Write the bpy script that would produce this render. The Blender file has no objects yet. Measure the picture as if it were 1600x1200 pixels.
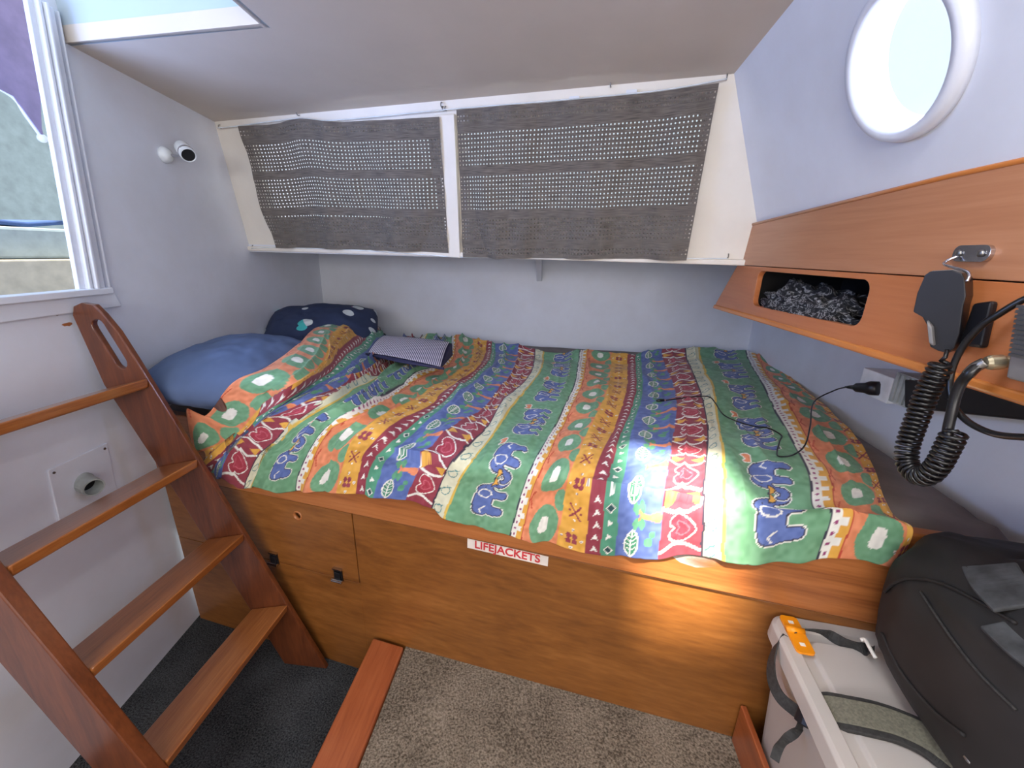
import bpy, bmesh, math, random
import numpy as np
from mathutils import Vector, Matrix, noise
from mathutils.geometry import tessellate_polygon
random.seed(5); rng = np.random.default_rng(5)
SC = bpy.context.scene; COL = SC.collection

# ------------------------------------------------------------------ camera
H = 1.1046; FPX = 640.0
def _n(v): return v/np.linalg.norm(v)
_a = _n(np.array([-1650-800, 338-600, FPX])); _b = _n(np.array([872-800, 397-600, FPX]))
UPc = _n(np.cross(_a, _b)); UPc = -UPc if UPc[1] > 0 else UPc
Yc = _b; Xc = np.cross(Yc, UPc); Xc = -Xc if Xc[0] < 0 else Xc
cam_d = bpy.data.cameras.new('camera'); cam = bpy.data.objects.new('camera', cam_d); COL.objects.link(cam)
cam_d.sensor_fit = 'HORIZONTAL'; cam_d.sensor_width = 36; cam_d.lens = FPX/1600*36; cam_d.clip_start = .02
M = Matrix.Identity(4)
for i, ax in enumerate((Xc, Yc, UPc)):
    M[i][0] = ax[0]; M[i][1] = -ax[1]; M[i][2] = -ax[2]
M[2][3] = H
cam.matrix_world = M
SC.camera = cam
SC.view_settings.view_transform = 'Standard'; SC.view_settings.look = 'None'
SC.view_settings.gamma = 1; SC.view_settings.use_curve_mapping = False
SC.view_settings.exposure = 0.0
# ------------------------------------------------------------------ light
W = bpy.data.worlds.new('sky'); SC.world = W; W.use_nodes = True
W.node_tree.nodes['Background'].inputs[0].default_value = (.84, .94, 1.0, 1)
W.node_tree.nodes['Background'].inputs[1].default_value = 1.22
def lamp(name, kind, loc, direction, energy, color, **k):
    d = bpy.data.lights.new(name, kind); o = bpy.data.objects.new(name, d); COL.objects.link(o)
    o.location = loc; o.rotation_euler = Vector(direction).to_track_quat('-Z', 'Y').to_euler()
    d.energy = energy; d.color = color
    for a, v in k.items(): setattr(d, a, v)
    return o
SUN_D = (.12, .45, -.80)
lamp('sun', 'SUN', (0, -1, 4), SUN_D, 24.0, (1, .92, .78), angle=math.radians(4.5))
# daylight arriving through the openings of the cabin, plus one lamp inside it
lamp('daylight_rear_windows', 'AREA', (-.2, -1.18, 1.25), (0, 1, -.12), 17, (1, .96, .93), shape='RECTANGLE', size=1.3, size_y=.34)
lamp('area_lamp_forward', 'AREA', (.44, -.45, .95), (-1, .5, -.1), 4, (1, .93, .86), shape='RECTANGLE', size=.7, size_y=.9)  # warm area lamp inside the cabin; the bulkhead there has no opening
lamp('daylight_roof_hatch', 'AREA', (.107, .17, 1.60), (0, 0, -1), 5, (.95, .97, 1), shape='RECTANGLE', size=.18, size_y=.33)
lamp('daylight_companionway', 'AREA', (-1.22, .42, 1.28), (.6, .35, .6), 11, (.34, .50, 1), shape='RECTANGLE', size=.5, size_y=.5)
lamp('daylight_hatch', 'AREA', (-.82, .45, 1.90), (0, .1, -1), .8, (.50, .72, 1), shape='RECTANGLE', size=.45, size_y=.5)
lamp('daylight_porthole', 'AREA', (.47, .63, 1.37), (-1, .1, -.4), 2.5, (.50, .60, 1), shape='DISK', size=.16)

# ------------------------------------------------------------------ rays on real planes
def ray(p):
    r = np.array([p[0]-800, p[1]-600, FPX], float); return np.array([r@Xc, r@Yc, r@UPc])
def onplane(p, N, P0):
    w = ray(p); c = np.array([0, 0, H]); N = np.array(N, float); P0 = np.array(P0, float)
    return Vector(c + w*(((P0-c)@N)/(w@N)))
U = np.array([0.98602552, -0.16659435, 0]); NB = np.array([0.16659435, 0.98602552, 0]); DB = .70
def F(p, off=0): return onplane(p, NB, NB*(DB+off))         # bunk front, off<0 = towards the cabin
def Zp(p, z): return onplane(p, (0, 0, 1), (0, 0, z))
def Xp(p, x): return onplane(p, (1, 0, 0), (x, 0, 0))
def Yp(p, y): return onplane(p, (0, 1, 0), (0, y, 0))
LA = np.array([-1.057, .888, 0]); LD = np.array([-.11375, .99351, 0]); LN = np.array([.99351, .11375, 0])
def L(p, off=0): return onplane(p, LN, LA+LN*off)            # left bulkhead
def Ls(v): return float(np.dot(np.array(v)-LA, LD))
CN = np.array([-0.01161059, -0.05618149, -0.99835306]); CP = np.array([-1.115, 1.392, 1.483])
def Cz(x, y): return CP[2]-((x-CP[0])*CN[0]+(y-CP[1])*CN[1])/CN[2]
# ------------------------------------------------------------------ materials
def lin(c): return tuple(((x/255)/12.92 if x/255 <= .04045 else ((x/255+.055)/1.055)**2.4) for x in c)
def hexc(*c): return lin(c)+(1,)
class NT:
    def __init__(s, name):
        s.m = bpy.data.materials.new(name); s.m.use_nodes = True; s.t = s.m.node_tree; s.p = s.t.nodes['Principled BSDF']
        s.out = s.t.nodes['Material Output']
    def n(s, kind, **k):
        x = s.t.nodes.new(kind)
        for a, v in k.items():
            if a.startswith('i_'): x.inputs[a[2:].replace('_', ' ')].default_value = v
            else: setattr(x, a, v)
        return x
    def l(s, a, b): s.t.links.new(a, b)
    def coords(s, scale=(1, 1, 1), kind='Object', rot=(0, 0, 0)):
        c = s.n('ShaderNodeTexCoord'); mp = s.n('ShaderNodeMapping'); s.l(c.outputs[kind], mp.inputs['Vector'])
        mp.inputs['Scale'].default_value = scale; mp.inputs['Rotation'].default_value = rot; return mp.outputs[0]
    def ramp(s, fac, stops):
        r = s.n('ShaderNodeValToRGB'); e = r.color_ramp.elements
        while len(e) < len(stops): e.new(.5)
        for i, (p, c) in enumerate(stops): e[i].position = p; e[i].color = c
        s.l(fac, r.inputs[0]); return r.outputs[0]
    def bump(s, h, strength=.3, dist=.002):
        b = s.n('ShaderNodeBump'); b.inputs['Strength'].default_value = strength; b.inputs['Distance'].default_value = dist
        s.l(h, b.inputs['Height']); s.l(b.outputs[0], s.p.inputs['Normal'])
def plain(name, c, rough=.5, metal=0, coat=0, noise_amt=.06, scale=30, bump=0, spec=None, alpha=None, trans=0):
    t = NT(name); t.p.inputs['Roughness'].default_value = rough; t.p.inputs['Metallic'].default_value = metal
    if coat: t.p.inputs['Coat Weight'].default_value = coat
    if spec is not None: t.p.inputs['Specular IOR Level'].default_value = spec
    if trans: t.p.inputs['Transmission Weight'].default_value = trans
    nz = t.n('ShaderNodeTexNoise', i_Scale=float(scale), i_Detail=3.0); t.l(t.coords(), nz.inputs['Vector'])
    a = hexc(*[max(0, x*(1-noise_amt)) for x in c]); b = hexc(*[min(255, x*(1+noise_amt)) for x in c])
    t.l(t.ramp(nz.outputs['Fac'], [(.3, a), (.7, b)]), t.p.inputs['Base Color'])
    if bump: t.bump(nz.outputs['Fac'], bump)
    return t.m
def wood(name, dark, mid, light, grain=(2, 2, 30), rough=.3, coat=.3, rot=(0, 0, 0), wav=0.0):
    """grain: low scale along the fibres, high across"""
    t = NT(name); v = t.coords(grain, rot=rot)
    n1 = t.n('ShaderNodeTexNoise', i_Scale=1.0, i_Detail=8.0, i_Roughness=.65, i_Distortion=1.2); t.l(v, n1.inputs['Vector'])
    n2 = t.n('ShaderNodeTexNoise', i_Scale=.25, i_Detail=3.0, i_Distortion=.6); t.l(v, n2.inputs['Vector'])
    n3 = t.n('ShaderNodeTexNoise', i_Scale=7.0, i_Detail=4.0); t.l(v, n3.inputs['Vector'])
    mx = t.n('ShaderNodeMix', data_type='FLOAT'); mx.inputs[0].default_value = .45
    t.l(n1.outputs['Fac'], mx.inputs[2]); t.l(n2.outputs['Fac'], mx.inputs[3])
    mx2 = t.n('ShaderNodeMix', data_type='FLOAT'); mx2.inputs[0].default_value = .25
    t.l(mx.outputs[0], mx2.inputs[2]); t.l(n3.outputs['Fac'], mx2.inputs[3])
    t.l(t.ramp(mx2.outputs[0], [(.32, hexc(*dark)), (.5, hexc(*mid)), (.68, hexc(*light))]), t.p.inputs['Base Color'])
    t.p.inputs['Roughness'].default_value = rough; t.p.inputs['Coat Weight'].default_value = coat; t.p.inputs['Coat Roughness'].default_value = .2
    t.bump(mx2.outputs[0], .15, .001); return t.m
def paint(name, c, rough=.45, dirt=(150, 140, 128), amt=.12, scale=6, coat=.0):
    t = NT(name); v = t.coords()
    n1 = t.n('ShaderNodeTexNoise', i_Scale=float(scale), i_Detail=6.0, i_Roughness=.6); t.l(v, n1.inputs['Vector'])
    n2 = t.n('ShaderNodeTexNoise', i_Scale=90.0, i_Detail=2.0); t.l(v, n2.inputs['Vector'])
    d = tuple(c[i]*(1-amt)+dirt[i]*amt for i in range(3))
    t.l(t.ramp(n1.outputs['Fac'], [(.35, hexc(*c)), (.75, hexc(*d))]), t.p.inputs['Base Color'])
    t.p.inputs['Roughness'].default_value = rough; t.p.inputs['Coat Weight'].default_value = coat
    t.bump(n2.outputs['Fac'], .12, .001); return t.m
MT = {}
MT['white'] = paint('white_gloss_paint', (224, 228, 238), .38)
MT['hull'] = paint('white_hull_paint', (226, 229, 238), .45)
MT['ceil'] = paint('ceiling_paint', (208, 196, 184), .5)
MT['cream'] = paint('cream_paint', (236, 230, 220), .45)
MT['cabinet'] = wood('golden_plywood', (104, 60, 24), (142, 88, 38), (172, 112, 56), (3, 3, 16), .42, .35)
MT['rail'] = wood('warm_rail_wood', (130, 72, 34), (172, 104, 54), (190, 124, 72), (2, 2, 34), .4, .3)
MT['ladder_tread'] = wood('red_brown_tread_wood', (104, 54, 20), (150, 88, 42), (182, 118, 64), (40, 3, 40), .28, .6)
MT['ladder_side'] = wood('mahogany_stringer_wood', (62, 28, 16), (104, 54, 28), (134, 74, 40), (26, 26, 3), .3, .5)
MT['fascia'] = wood('orange_cedar_veneer', (172, 98, 54), (190, 114, 66), (204, 130, 82), (20, 1.2, 20), .36, .35)
MT['fascia_up'] = wood('pale_cedar_veneer', (164, 106, 72), (182, 124, 88), (196, 140, 104), (26, 1.2, 26), .36, .3)
MT['fascia_edge'] = wood('orange_cedar_edge', (178, 100, 44), (206, 124, 56), (222, 144, 76), (20, 1.2, 20), .3, .5)
MT['strip'] = wood('platform_strip_wood', (112, 50, 22), (164, 86, 46), (184, 106, 62), (28, 2, 28), .32, .4)
MT['chrome'] = plain('chrome', (200, 200, 205), .18, 1)
MT['steel'] = plain('dull_steel', (150, 148, 145), .35, 1)
MT['black'] = plain('black_plastic', (24, 24, 28), .35, noise_amt=.1)
MT['rubber'] = plain('black_rubber', (22, 21, 22), .28)
MT['dark'] = plain('shade_black_and_lens', (14, 13, 14), .8)  # near-black standing in for shade in recesses; the lamp lens too
MT['grey_radio'] = plain('grey_painted_metal', (118, 116, 116), .45)
MT['sheet'] = plain('grey_sheet_fabric', (126, 118, 116), .95, noise_amt=.08, scale=14, bump=.1)
MT['blue_pillow'] = plain('blue_pillow_cotton', (86, 104, 140), .85, noise_amt=.07, scale=9, bump=.2)
MT['outlet'] = plain('white_outlet_plastic', (232, 234, 234), .3)
MT['pipe'] = plain('grey_plastic_pipe', (170, 176, 172), .45, noise_amt=.12)
MT['lampw'] = plain('white_lamp_enamel', (226, 232, 236), .25)
MT['purple'] = plain('purple_canvas', (132, 120, 150), .9)
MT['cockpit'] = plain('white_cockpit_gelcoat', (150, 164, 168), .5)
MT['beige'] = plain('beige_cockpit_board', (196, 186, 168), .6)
MT['bluemat'] = plain('navy_blue_mat', (50, 76, 124), .8)
MT['bp'] = plain('black_backpack_nylon', (32, 30, 30), .7, noise_amt=.25, scale=10, bump=.3)
MT['bp2'] = plain('charcoal_mesh_nylon', (64, 66, 68), .8, noise_amt=.2, scale=60, bump=.3)
MT['web'] = plain('black_webbing', (48, 47, 46), .75, noise_amt=.2, scale=200)
MT['pad'] = plain('grey_green_strap_mesh', (108, 106, 92), .85, noise_amt=.12, scale=300, bump=.3)
MT['orange'] = plain('orange_plastic', (246, 150, 20), .3)
MT['labelw'] = plain('white_label_vinyl', (232, 222, 212), .4)
MT['red'] = plain('red_lettering', (206, 60, 66), .5)
MT['whitep'] = plain('white_plastic_print', (240, 236, 226), .5)
def carpet(name, a, b, sc=260):
    t = NT(name); v = t.coords()
    n1 = t.n('ShaderNodeTexNoise', i_Scale=float(sc), i_Detail=3.0); t.l(v, n1.inputs['Vector'])
    n2 = t.n('ShaderNodeTexNoise', i_Scale=9.0, i_Detail=4.0); t.l(v, n2.inputs['Vector'])
    mx = t.n('ShaderNodeMix', data_type='FLOAT'); mx.inputs[0].default_value = .3
    t.l(n1.outputs['Fac'], mx.inputs[2]); t.l(n2.outputs['Fac'], mx.inputs[3])
    t.l(t.ramp(mx.outputs[0], [(.36, hexc(*a)), (.64, hexc(*b))]), t.p.inputs['Base Color'])
    t.p.inputs['Roughness'].default_value = 1; t.p.inputs['Specular IOR Level'].default_value = .1
    t.bump(n1.outputs['Fac'], 1, .004); return t.m
MT['carpet'] = carpet('beige_grey_loop_carpet', (82, 73, 62), (158, 145, 128), 230)
MT['dcarpet'] = carpet('dark_grey_carpet', (30, 32, 34), (84, 86, 88), 260)
def translucent(name, c, alpha_t=.45):
    t = NT(name); t.p.inputs['Base Color'].default_value = hexc(*c); t.p.inputs['Roughness'].default_value = .35
    tr = t.n('ShaderNodeBsdfTranslucent'); tr.inputs[0].default_value = hexc(*c)
    tp = t.n('ShaderNodeBsdfTransparent'); tp.inputs[0].default_value = (.9, .9, .9, 1)
    m1 = t.n('ShaderNodeMixShader'); m1.inputs[0].default_value = .4; t.l(t.p.outputs[0], m1.inputs[1]); t.l(tr.outputs[0], m1.inputs[2])
    m2 = t.n('ShaderNodeMixShader'); m2.inputs[0].default_value = alpha_t; t.l(m1.outputs[0], m2.inputs[1]); t.l(tp.outputs[0], m2.inputs[2])
    t.l(m2.outputs[0], t.out.inputs[0]); return t.m
MT['bin'] = translucent('frosted_clear_plastic', (236, 230, 224), .10)
def glassy():
    t = NT('window_acrylic'); tp = t.n('ShaderNodeBsdfTransparent'); tp.inputs[0].default_value = (.93, .95, .96, 1)
    m = t.n('ShaderNodeMixShader'); m.inputs[0].default_value = .85; t.p.inputs['Roughness'].default_value = .15
    t.p.inputs['Base Color'].default_value = hexc(225, 235, 238)
    t.l(t.p.outputs[0], m.inputs[1]); t.l(tp.outputs[0], m.inputs[2]); t.l(m.outputs[0], t.out.inputs[0]); return t.m
MT['glass'] = glassy()
# ------------------------------------------------------------------ mesh helpers
def link(name, me, mat, parent=None):
    o = bpy.data.objects.new(name, me); COL.objects.link(o)
    if mat is not None:
        for m in (mat if isinstance(mat, (list, tuple)) else [mat]): me.materials.append(m)
    if parent is not None: o.parent = parent
    return o
def obj(name, bm, mat, parent=None, smooth=False, bevel=0, seg=2):
    bmesh.ops.recalc_face_normals(bm, faces=bm.faces)
    me = bpy.data.meshes.new(name); bm.to_mesh(me); bm.free()
    if smooth:
        for p in me.polygons: p.use_smooth = True
    o = link(name, me, mat, parent)
    if bevel:
        b = o.modifiers.new('bevel', 'BEVEL'); b.width = bevel; b.segments = seg; b.limit_method = 'ANGLE'; b.angle_limit = math.radians(40)
    return o
def tag(o, label, cat, group=None):
    o['label'] = label; o['category'] = cat
    if group: o['group'] = group
    return o
def thing(name, loc, label, cat, group=None):
    o = bpy.data.objects.new(name, None); COL.objects.link(o); o.empty_display_size = .05; o.location = loc
    tag(o, label, cat, group); return o
def settle():
    bpy.context.view_layer.update()
    for o in list(COL.objects):
        if o.type == 'MESH' and o.parent is not None and not o.get('_s'):
            o.matrix_parent_inverse = o.parent.matrix_world.inverted() if o.parent.type == 'EMPTY' else Matrix.Identity(4)
def struct(o): o['kind'] = 'structure'; return o
def frame(o, x, y, z):
    m = Matrix.Identity(4)
    for i in range(3): m[i][0] = x[i]; m[i][1] = y[i]; m[i][2] = z[i]; m[i][3] = o[i]
    return m
ID = Matrix.Identity(4)
BF = frame((0, 0, 0), U, NB, (0, 0, 1))            # bunk frame: x along front, y depth (front at .70), z up
LF = frame(LA, LD, -LN, (0, 0, 1))                 # left bulkhead frame: x along wall, y outwards, z up
def box(bm, a, b, mx=ID):
    vs = [bm.verts.new(mx@Vector((x, y, z))) for x in (a[0], b[0]) for y in (a[1], b[1]) for z in (a[2], b[2])]
    for f in ((0, 1, 3, 2), (4, 6, 7, 5), (0, 4, 5, 1), (2, 3, 7, 6), (0, 2, 6, 4), (1, 5, 7, 3)): bm.faces.new([vs[i] for i in f])
    return vs
def hexa(bm, bottom, top):
    n = len(bottom); vb = [bm.verts.new(Vector(p)) for p in bottom]; vt = [bm.verts.new(Vector(p)) for p in top]
    bm.faces.new(vb[::-1]); bm.faces.new(vt)
    for i in range(n): bm.faces.new((vb[i], vb[(i+1) % n], vt[(i+1) % n], vt[i]))
def plate(bm, outer, holes, t, mx=ID, zoff=0):
    """polygon (x,y) with holes in the plane z=zoff..zoff+t of mx"""
    loops = [outer]+list(holes)
    flat = [p for l in loops for p in l]
    tris = tessellate_polygon([[Vector((p[0], p[1], 0)) for p in l] for l in loops])
    A = [bm.verts.new(mx@Vector((p[0], p[1], zoff))) for p in flat]; B = [bm.verts.new(mx@Vector((p[0], p[1], zoff+t))) for p in flat]
    for tr in tris:
        try: bm.faces.new([A[i] for i in tr]); bm.faces.new([B[i] for i in tr][::-1])
        except ValueError: pass
    k = 0
    for l in loops:
        n = len(l)
        for i in range(n): bm.faces.new((A[k+i], A[k+(i+1) % n], B[k+(i+1) % n], B[k+i]))
        k += n
def rrect(x0, y0, x1, y1, r, n=6):
    out = []
    for cx, cy, a0 in ((x1-r, y1-r, 0), (x0+r, y1-r, 90), (x0+r, y0+r, 180), (x1-r, y0+r, 270)):
        for i in range(n+1):
            a = math.radians(a0+90*i/n); out.append((cx+r*math.cos(a), cy+r*math.sin(a)))
    return out
def circ(cx, cy, r, n=32): return [(cx+r*math.cos(2*math.pi*i/n), cy+r*math.sin(2*math.pi*i/n)) for i in range(n)]
def smooth_path(pts, n=8):
    P = [Vector(p) for p in pts]; out = []
    for i in range(len(P)-1):
        p0 = P[max(i-1, 0)]; p1 = P[i]; p2 = P[i+1]; p3 = P[min(i+2, len(P)-1)]
        for k in range(n):
            t = k/n; out.append(.5*((2*p1)+(-p0+p2)*t+(2*p0-5*p1+4*p2-p3)*t*t+(-p0+3*p1-3*p2+p3)*t**3))
    out.append(P[-1]); return out
def frames(P, up=Vector((0, 0, 1))):
    T = [(P[min(i+1, len(P)-1)]-P[max(i-1, 0)]).normalized() for i in range(len(P))]
    n = up-T[0]*up.dot(T[0])
    if n.length < 1e-3: n = Vector((1, 0, 0))-T[0]*T[0].x
    n.normalize(); out = []
    for t in T:
        n = n-t*n.dot(t); n.normalize(); out.append((t, n.copy(), t.cross(n)))
    return out
def tube(bm, P, r, seg=10, cap=True, up=Vector((0, 0, 1))):
    P = [Vector(p) for p in P]; fr = frames(P, up); rings = []
    for i, p in enumerate(P):
        rr = r[i] if hasattr(r, '__len__') else r
        rings.append([bm.verts.new(p+(fr[i][1]*math.cos(2*math.pi*k/seg)+fr[i][2]*math.sin(2*math.pi*k/seg))*rr) for k in range(seg)])
    for a, b in zip(rings, rings[1:]):
        for k in range(seg): bm.faces.new((a[k], a[(k+1) % seg], b[(k+1) % seg], b[k]))
    if cap: bm.faces.new(rings[0][::-1]); bm.faces.new(rings[-1])
def ribbon(bm, P, w, t, sides=None):
    """flat band along P; sides = list of width directions"""
    rings = []
    for i, p in enumerate(P):
        T = (P[min(i+1, len(P)-1)]-P[max(i-1, 0)]).normalized(); s = Vector(sides[i] if isinstance(sides, list) else sides)
        s = (s-T*s.dot(T)).normalized(); nn = T.cross(s)
        ww = w[i] if hasattr(w, '__len__') else w
        rings.append([bm.verts.new(p+s*a*ww/2+nn*b*t/2) for a, b in ((-1, -1), (1, -1), (1, 1), (-1, 1))])
    for a, b in zip(rings, rings[1:]):
        for k in range(4): bm.faces.new((a[k], a[(k+1) % 4], b[(k+1) % 4], b[k]))
    bm.faces.new(rings[0][::-1]); bm.faces.new(rings[-1])
def lathe(bm, prof, mx=ID, seg=32, closed=False):
    rings = []
    for r, z in prof:
        rings.append([bm.verts.new(mx@Vector((r*math.cos(2*math.pi*k/seg), r*math.sin(2*math.pi*k/seg), z))) for k in range(seg)])
    pr = list(zip(rings, rings[1:]))+([(rings[-1], rings[0])] if closed else [])
    for a, b in pr:
        for k in range(seg): bm.faces.new((a[k], a[(k+1) % seg], b[(k+1) % seg], b[k]))
    if not closed:
        bm.faces.new(rings[0][::-1]); bm.faces.new(rings[-1])
def axis_mx(o, z, hint=(0, 0, 1)):
    z = Vector(z).normalized(); x = Vector(hint).cross(z)
    if x.length < 1e-3: x = Vector((1, 0, 0)).cross(z)
    x.normalize(); return frame(o, x, z.cross(x), z)
def B(): return bmesh.new()
def text_mesh(s, size, mx, mat, name, parent, th=.0004, align='CENTER'):
    c = bpy.data.curves.new(name, 'FONT'); c.body = s; c.size = size; c.align_x = align; c.align_y = 'CENTER'; c.extrude = th; c.offset = .0005
    o = bpy.data.objects.new(name, c); COL.objects.link(o)
    dg = bpy.context.evaluated_depsgraph_get(); me = bpy.data.meshes.new_from_object(o.evaluated_get(dg))
    bpy.data.objects.remove(o); me.transform(mx); me.name = name
    return link(name, me, mat, parent)
def fbm(v, o=3): return noise.fractal(Vector(v), 1.0, 2.0, o)

# ================================================================== THE SETTING
b = B(); box(b, (-1.25, -1.3, -.04), (.9, 1.0, 0))
for _ in range(1): pass
struct(obj('floor', b, MT['dcarpet']))
# left bulkhead with the companionway opening (frame x = along wall)
s_in, s_top = Ls(L((120, 450))), Ls(L((40, 0)))
ZSILL = 1.005
b = B(); LFp = frame(LA, LD, (0, 0, 1), LN)         # plate coords: x along wall, y up, z inwards
plate(b, [(-2.2, -.03), (1.2, -.03), (1.2, 1.60), (s_top+.03, 1.70), (s_top+.03, 1.56), (s_in+.03, ZSILL), (-.72, ZSILL), (-.72, 1.78), (-2.2, 1.78)], [], -.03, LFp)
struct(obj('wall_left', b, MT['white']))
# hull side behind the berth
b = B(); hexa(b, [(-1.3, 2.004, .3), (.95, 1.895, .3), (.95, 1.93, .3), (-1.3, 2.039, .3)], [(-1.3, 2.033, 1.13), (.95, 1.925, 1.13), (.95, 1.96, 1.13), (-1.3, 2.068, 1.13)])
struct(obj('wall_back', b, MT['hull']))
# forward bulkhead under the deck
b = B(); hexa(b, [(.70, -1.3, 0), (.72, -1.3, 0), (.905, 1.93, 0), (.875, 1.93, 0)], [(.68, -1.3, 1.09), (.72, -1.3, 1.09), (.905, 1.93, 1.09), (.875, 1.93, 1.09)])
struct(obj('wall_right', b, MT['hull']))
# side deck over the berth (seen edge-on) and its rounded inner edge
TL = np.array([-1.115, 1.392, 1.483]); TR = np.array([.356, 1.088, 1.483]); BL = np.array([-1.123, 1.466, 1.095]); BR = np.array([.515, 1.138, 1.092])
DK = 1.088
b = B(); hexa(b, [(-1.13, 1.466, DK), (.515, 1.138, DK), (.515, -1.3, DK), (.92, -1.3, DK), (.92, 1.95, DK), (-1.2, 2.06, DK)],
     [(-1.13, 1.466, DK+.025), (.515, 1.138, DK+.025), (.515, -1.3, DK+.025), (.92, -1.3, DK+.025), (.92, 1.95, DK+.025), (-1.2, 2.06, DK+.025)])
struct(obj('side_deck_ceiling', b, MT['hull'])).name = 'ceiling_side_deck'
# cabin side with two window openings behind the curtains
ex = Vector(TR-TL).normalized(); ey = Vector((TL+TR)/2-(BL+BR)/2); ey = (ey-ex*ey.dot(ex)).normalized(); ez = ex.cross(ey)
if ez.y > 0: ez = -ez
SF = frame(TL, ex, ey, ez)                         # cabin side frame: x right, y up (0 at top), z into the cabin
SFi = SF.inverted()
def S2(p):                                          # pixel -> cabin side plane coordinates
    v = SFi@onplane(p, tuple(ez), TL); return v
sBL = SFi@Vector(BL); sBR = SFi@Vector(BR); sTR = SFi@Vector(TR)
w1 = [S2((392, 222)), S2((676, 202)), S2((682, 340)), S2((425, 345))]; w2 = [S2((722, 196)), S2((1100, 160)), S2((1075, 335)), S2((728, 345))]
def quad_rr(q): 
    xs0 = (q[0].x+q[3].x)/2; xs1 = (q[1].x+q[2].x)/2; y1 = min(q[0].y, q[1].y); y0 = max(q[2].y, q[3].y); return rrect(xs0, y0, xs1, y1, .03)
h1, h2 = quad_rr(w1), quad_rr(w2)
b = B(); plate(b, [(sBL.x-.03, sBL.y), (sBR.x+.015, sBR.y), (sTR.x+.015, .02), (-.03, .02)], [h1, h2], -.025, SF)
struct(obj('wall_cabin_side', b, MT['cream']))
for i, h in enumerate((h1, h2)):
    b = B(); plate(b, h, [], -.004, SF, -.012); struct(obj('window_%d' % (i+1), b, MT['glass']))
# raised coaming boards on the cabin side: top batten, bottom lip, centre post
b = B(); vs = []
cP = [S2(p) for p in ((683, 180), (713, 178), (722, 402), (703, 400))]
plate(b, [(p.x, p.y) for p in cP][::-1], [], .016, SF); struct(obj('trim_1', b, MT['cream'], bevel=.003))
b = B(); plate(b, [(sBL.x, sBL.y-.002), (sBR.x, sBR.y-.002), (sBR.x, sBR.y+.012), (sBL.x, sBL.y+.012)], [], .014, SF); struct(obj('trim_2', b, MT['cream'], bevel=.003))
# cabin front with the porthole
Bc = np.array([.515, 1.138, 1.09]); dcol = np.array([TR[0]-Bc[0], 0, TR[2]-Bc[2]]); dcol = dcol/np.linalg.norm(dcol)
fn = np.array([-dcol[2], 0, dcol[0]]);             # inwards
if fn[0] > 0: fn = -fn
FFm = frame(Bc, (0, 1, 0), dcol, fn)
def HF(p): v = FFm.inverted()@onplane(p, fn, Bc); return v
PR = .0825; PC = HF((1418, 92)); 
Lh = np.linalg.norm(TR-Bc)+.01
b = B(); plate(b, [(-2.45, 0), (.02, 0), (-.045, Lh), (-2.45, Lh+.14)], [circ(PC.x, PC.y, PR*.93, 48)], -.02, FFm)
struct(obj('wall_cabin_front', b, MT['white']))
pm = FFm@Matrix.Translation((PC.x, PC.y, 0))
b = B(); lathe(b, [(PR*.90, -.03), (PR*.90, .006), (PR*.955, .016), (PR*1.07, .016), (PR*1.12, .008), (PR*1.12, -.001), (PR*.98, -.001), (PR*.98, -.03)], pm, 64, True)
pf = struct(obj('window_3', b, MT['white'], smooth=True)); 
b = B(); lathe(b, [(PR*.9, -.010), (PR*.9, -.006)], pm, 48); obj('pane', b, MT['glass'], pf)
# ceiling with the companionway hatch and a roof hatch behind the viewer
rh = [(.035, .0), (.21, .0), (.21, .35), (.035, .35)]
loops = [[(-1.2, -1.3), (.43, -1.3), (.40, 1.0), (.385, 1.12), (-1.145, 1.44), (-1.085, .9415), (-.583, .885), (-.575, .15), (-1.2, .15)], rh]
b = B(); flat = [p for l in loops for p in l]; tris = tessellate_polygon([[Vector((p[0], p[1], 0)) for p in l] for l in loops])
A1 = [b.verts.new((p[0], p[1], Cz(*p))) for p in flat]; B1 = [b.verts.new((p[0], p[1], Cz(*p)+.03)) for p in flat]
for tr in tris: b.faces.new([A1[i] for i in tr]); b.faces.new([B1[i] for i in tr][::-1])
k = 0
for l in loops:
    for i in range(len(l)): b.faces.new((A1[k+i], A1[k+(i+1) % len(l)], B1[k+(i+1) % len(l)], B1[k+i]))
    k += len(l)
struct(obj('ceiling', b, MT['ceil']))
# hatch coaming (inner sides of the companionway hatch)
def cz3(x, y, dz=0): return (x, y, Cz(x, y)+dz)
b = B()
hexa(b, [cz3(-1.085, .9415, .0), cz3(-.583, .885, .0), cz3(-.583, .90, .0), cz3(-1.085, .956, .0)], [(-1.085, .95, 1.72), (-.58, .90, 1.72), (-.58, .915, 1.72), (-1.085, .965, 1.72)])
hexa(b, [cz3(-.583, .90, 0), cz3(-.575, .15, 0), cz3(-.56, .15, 0), cz3(-.568, .90, 0)], [(-.583, .90, 1.66), (-.575, .15, 1.66), (-.56, .15, 1.66), (-.568, .90, 1.66)])
struct(obj('trim_3', b, paint('coaming_paint', (176, 190, 200), .5), bevel=.002))
# rest of the cabin behind the viewer
b = B(); 
plate(b, [(-1.25, 0), (.75, 0), (.75, 1.75), (-1.25, 1.75)], [rrect(-.85, 1.08, .45, 1.42, .03)], -.03, frame((0, -1.25, 0), (1, 0, 0), (0, 0, 1), (0, 1, 0)))
struct(obj('wall_rear', b, MT['white']))

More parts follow.
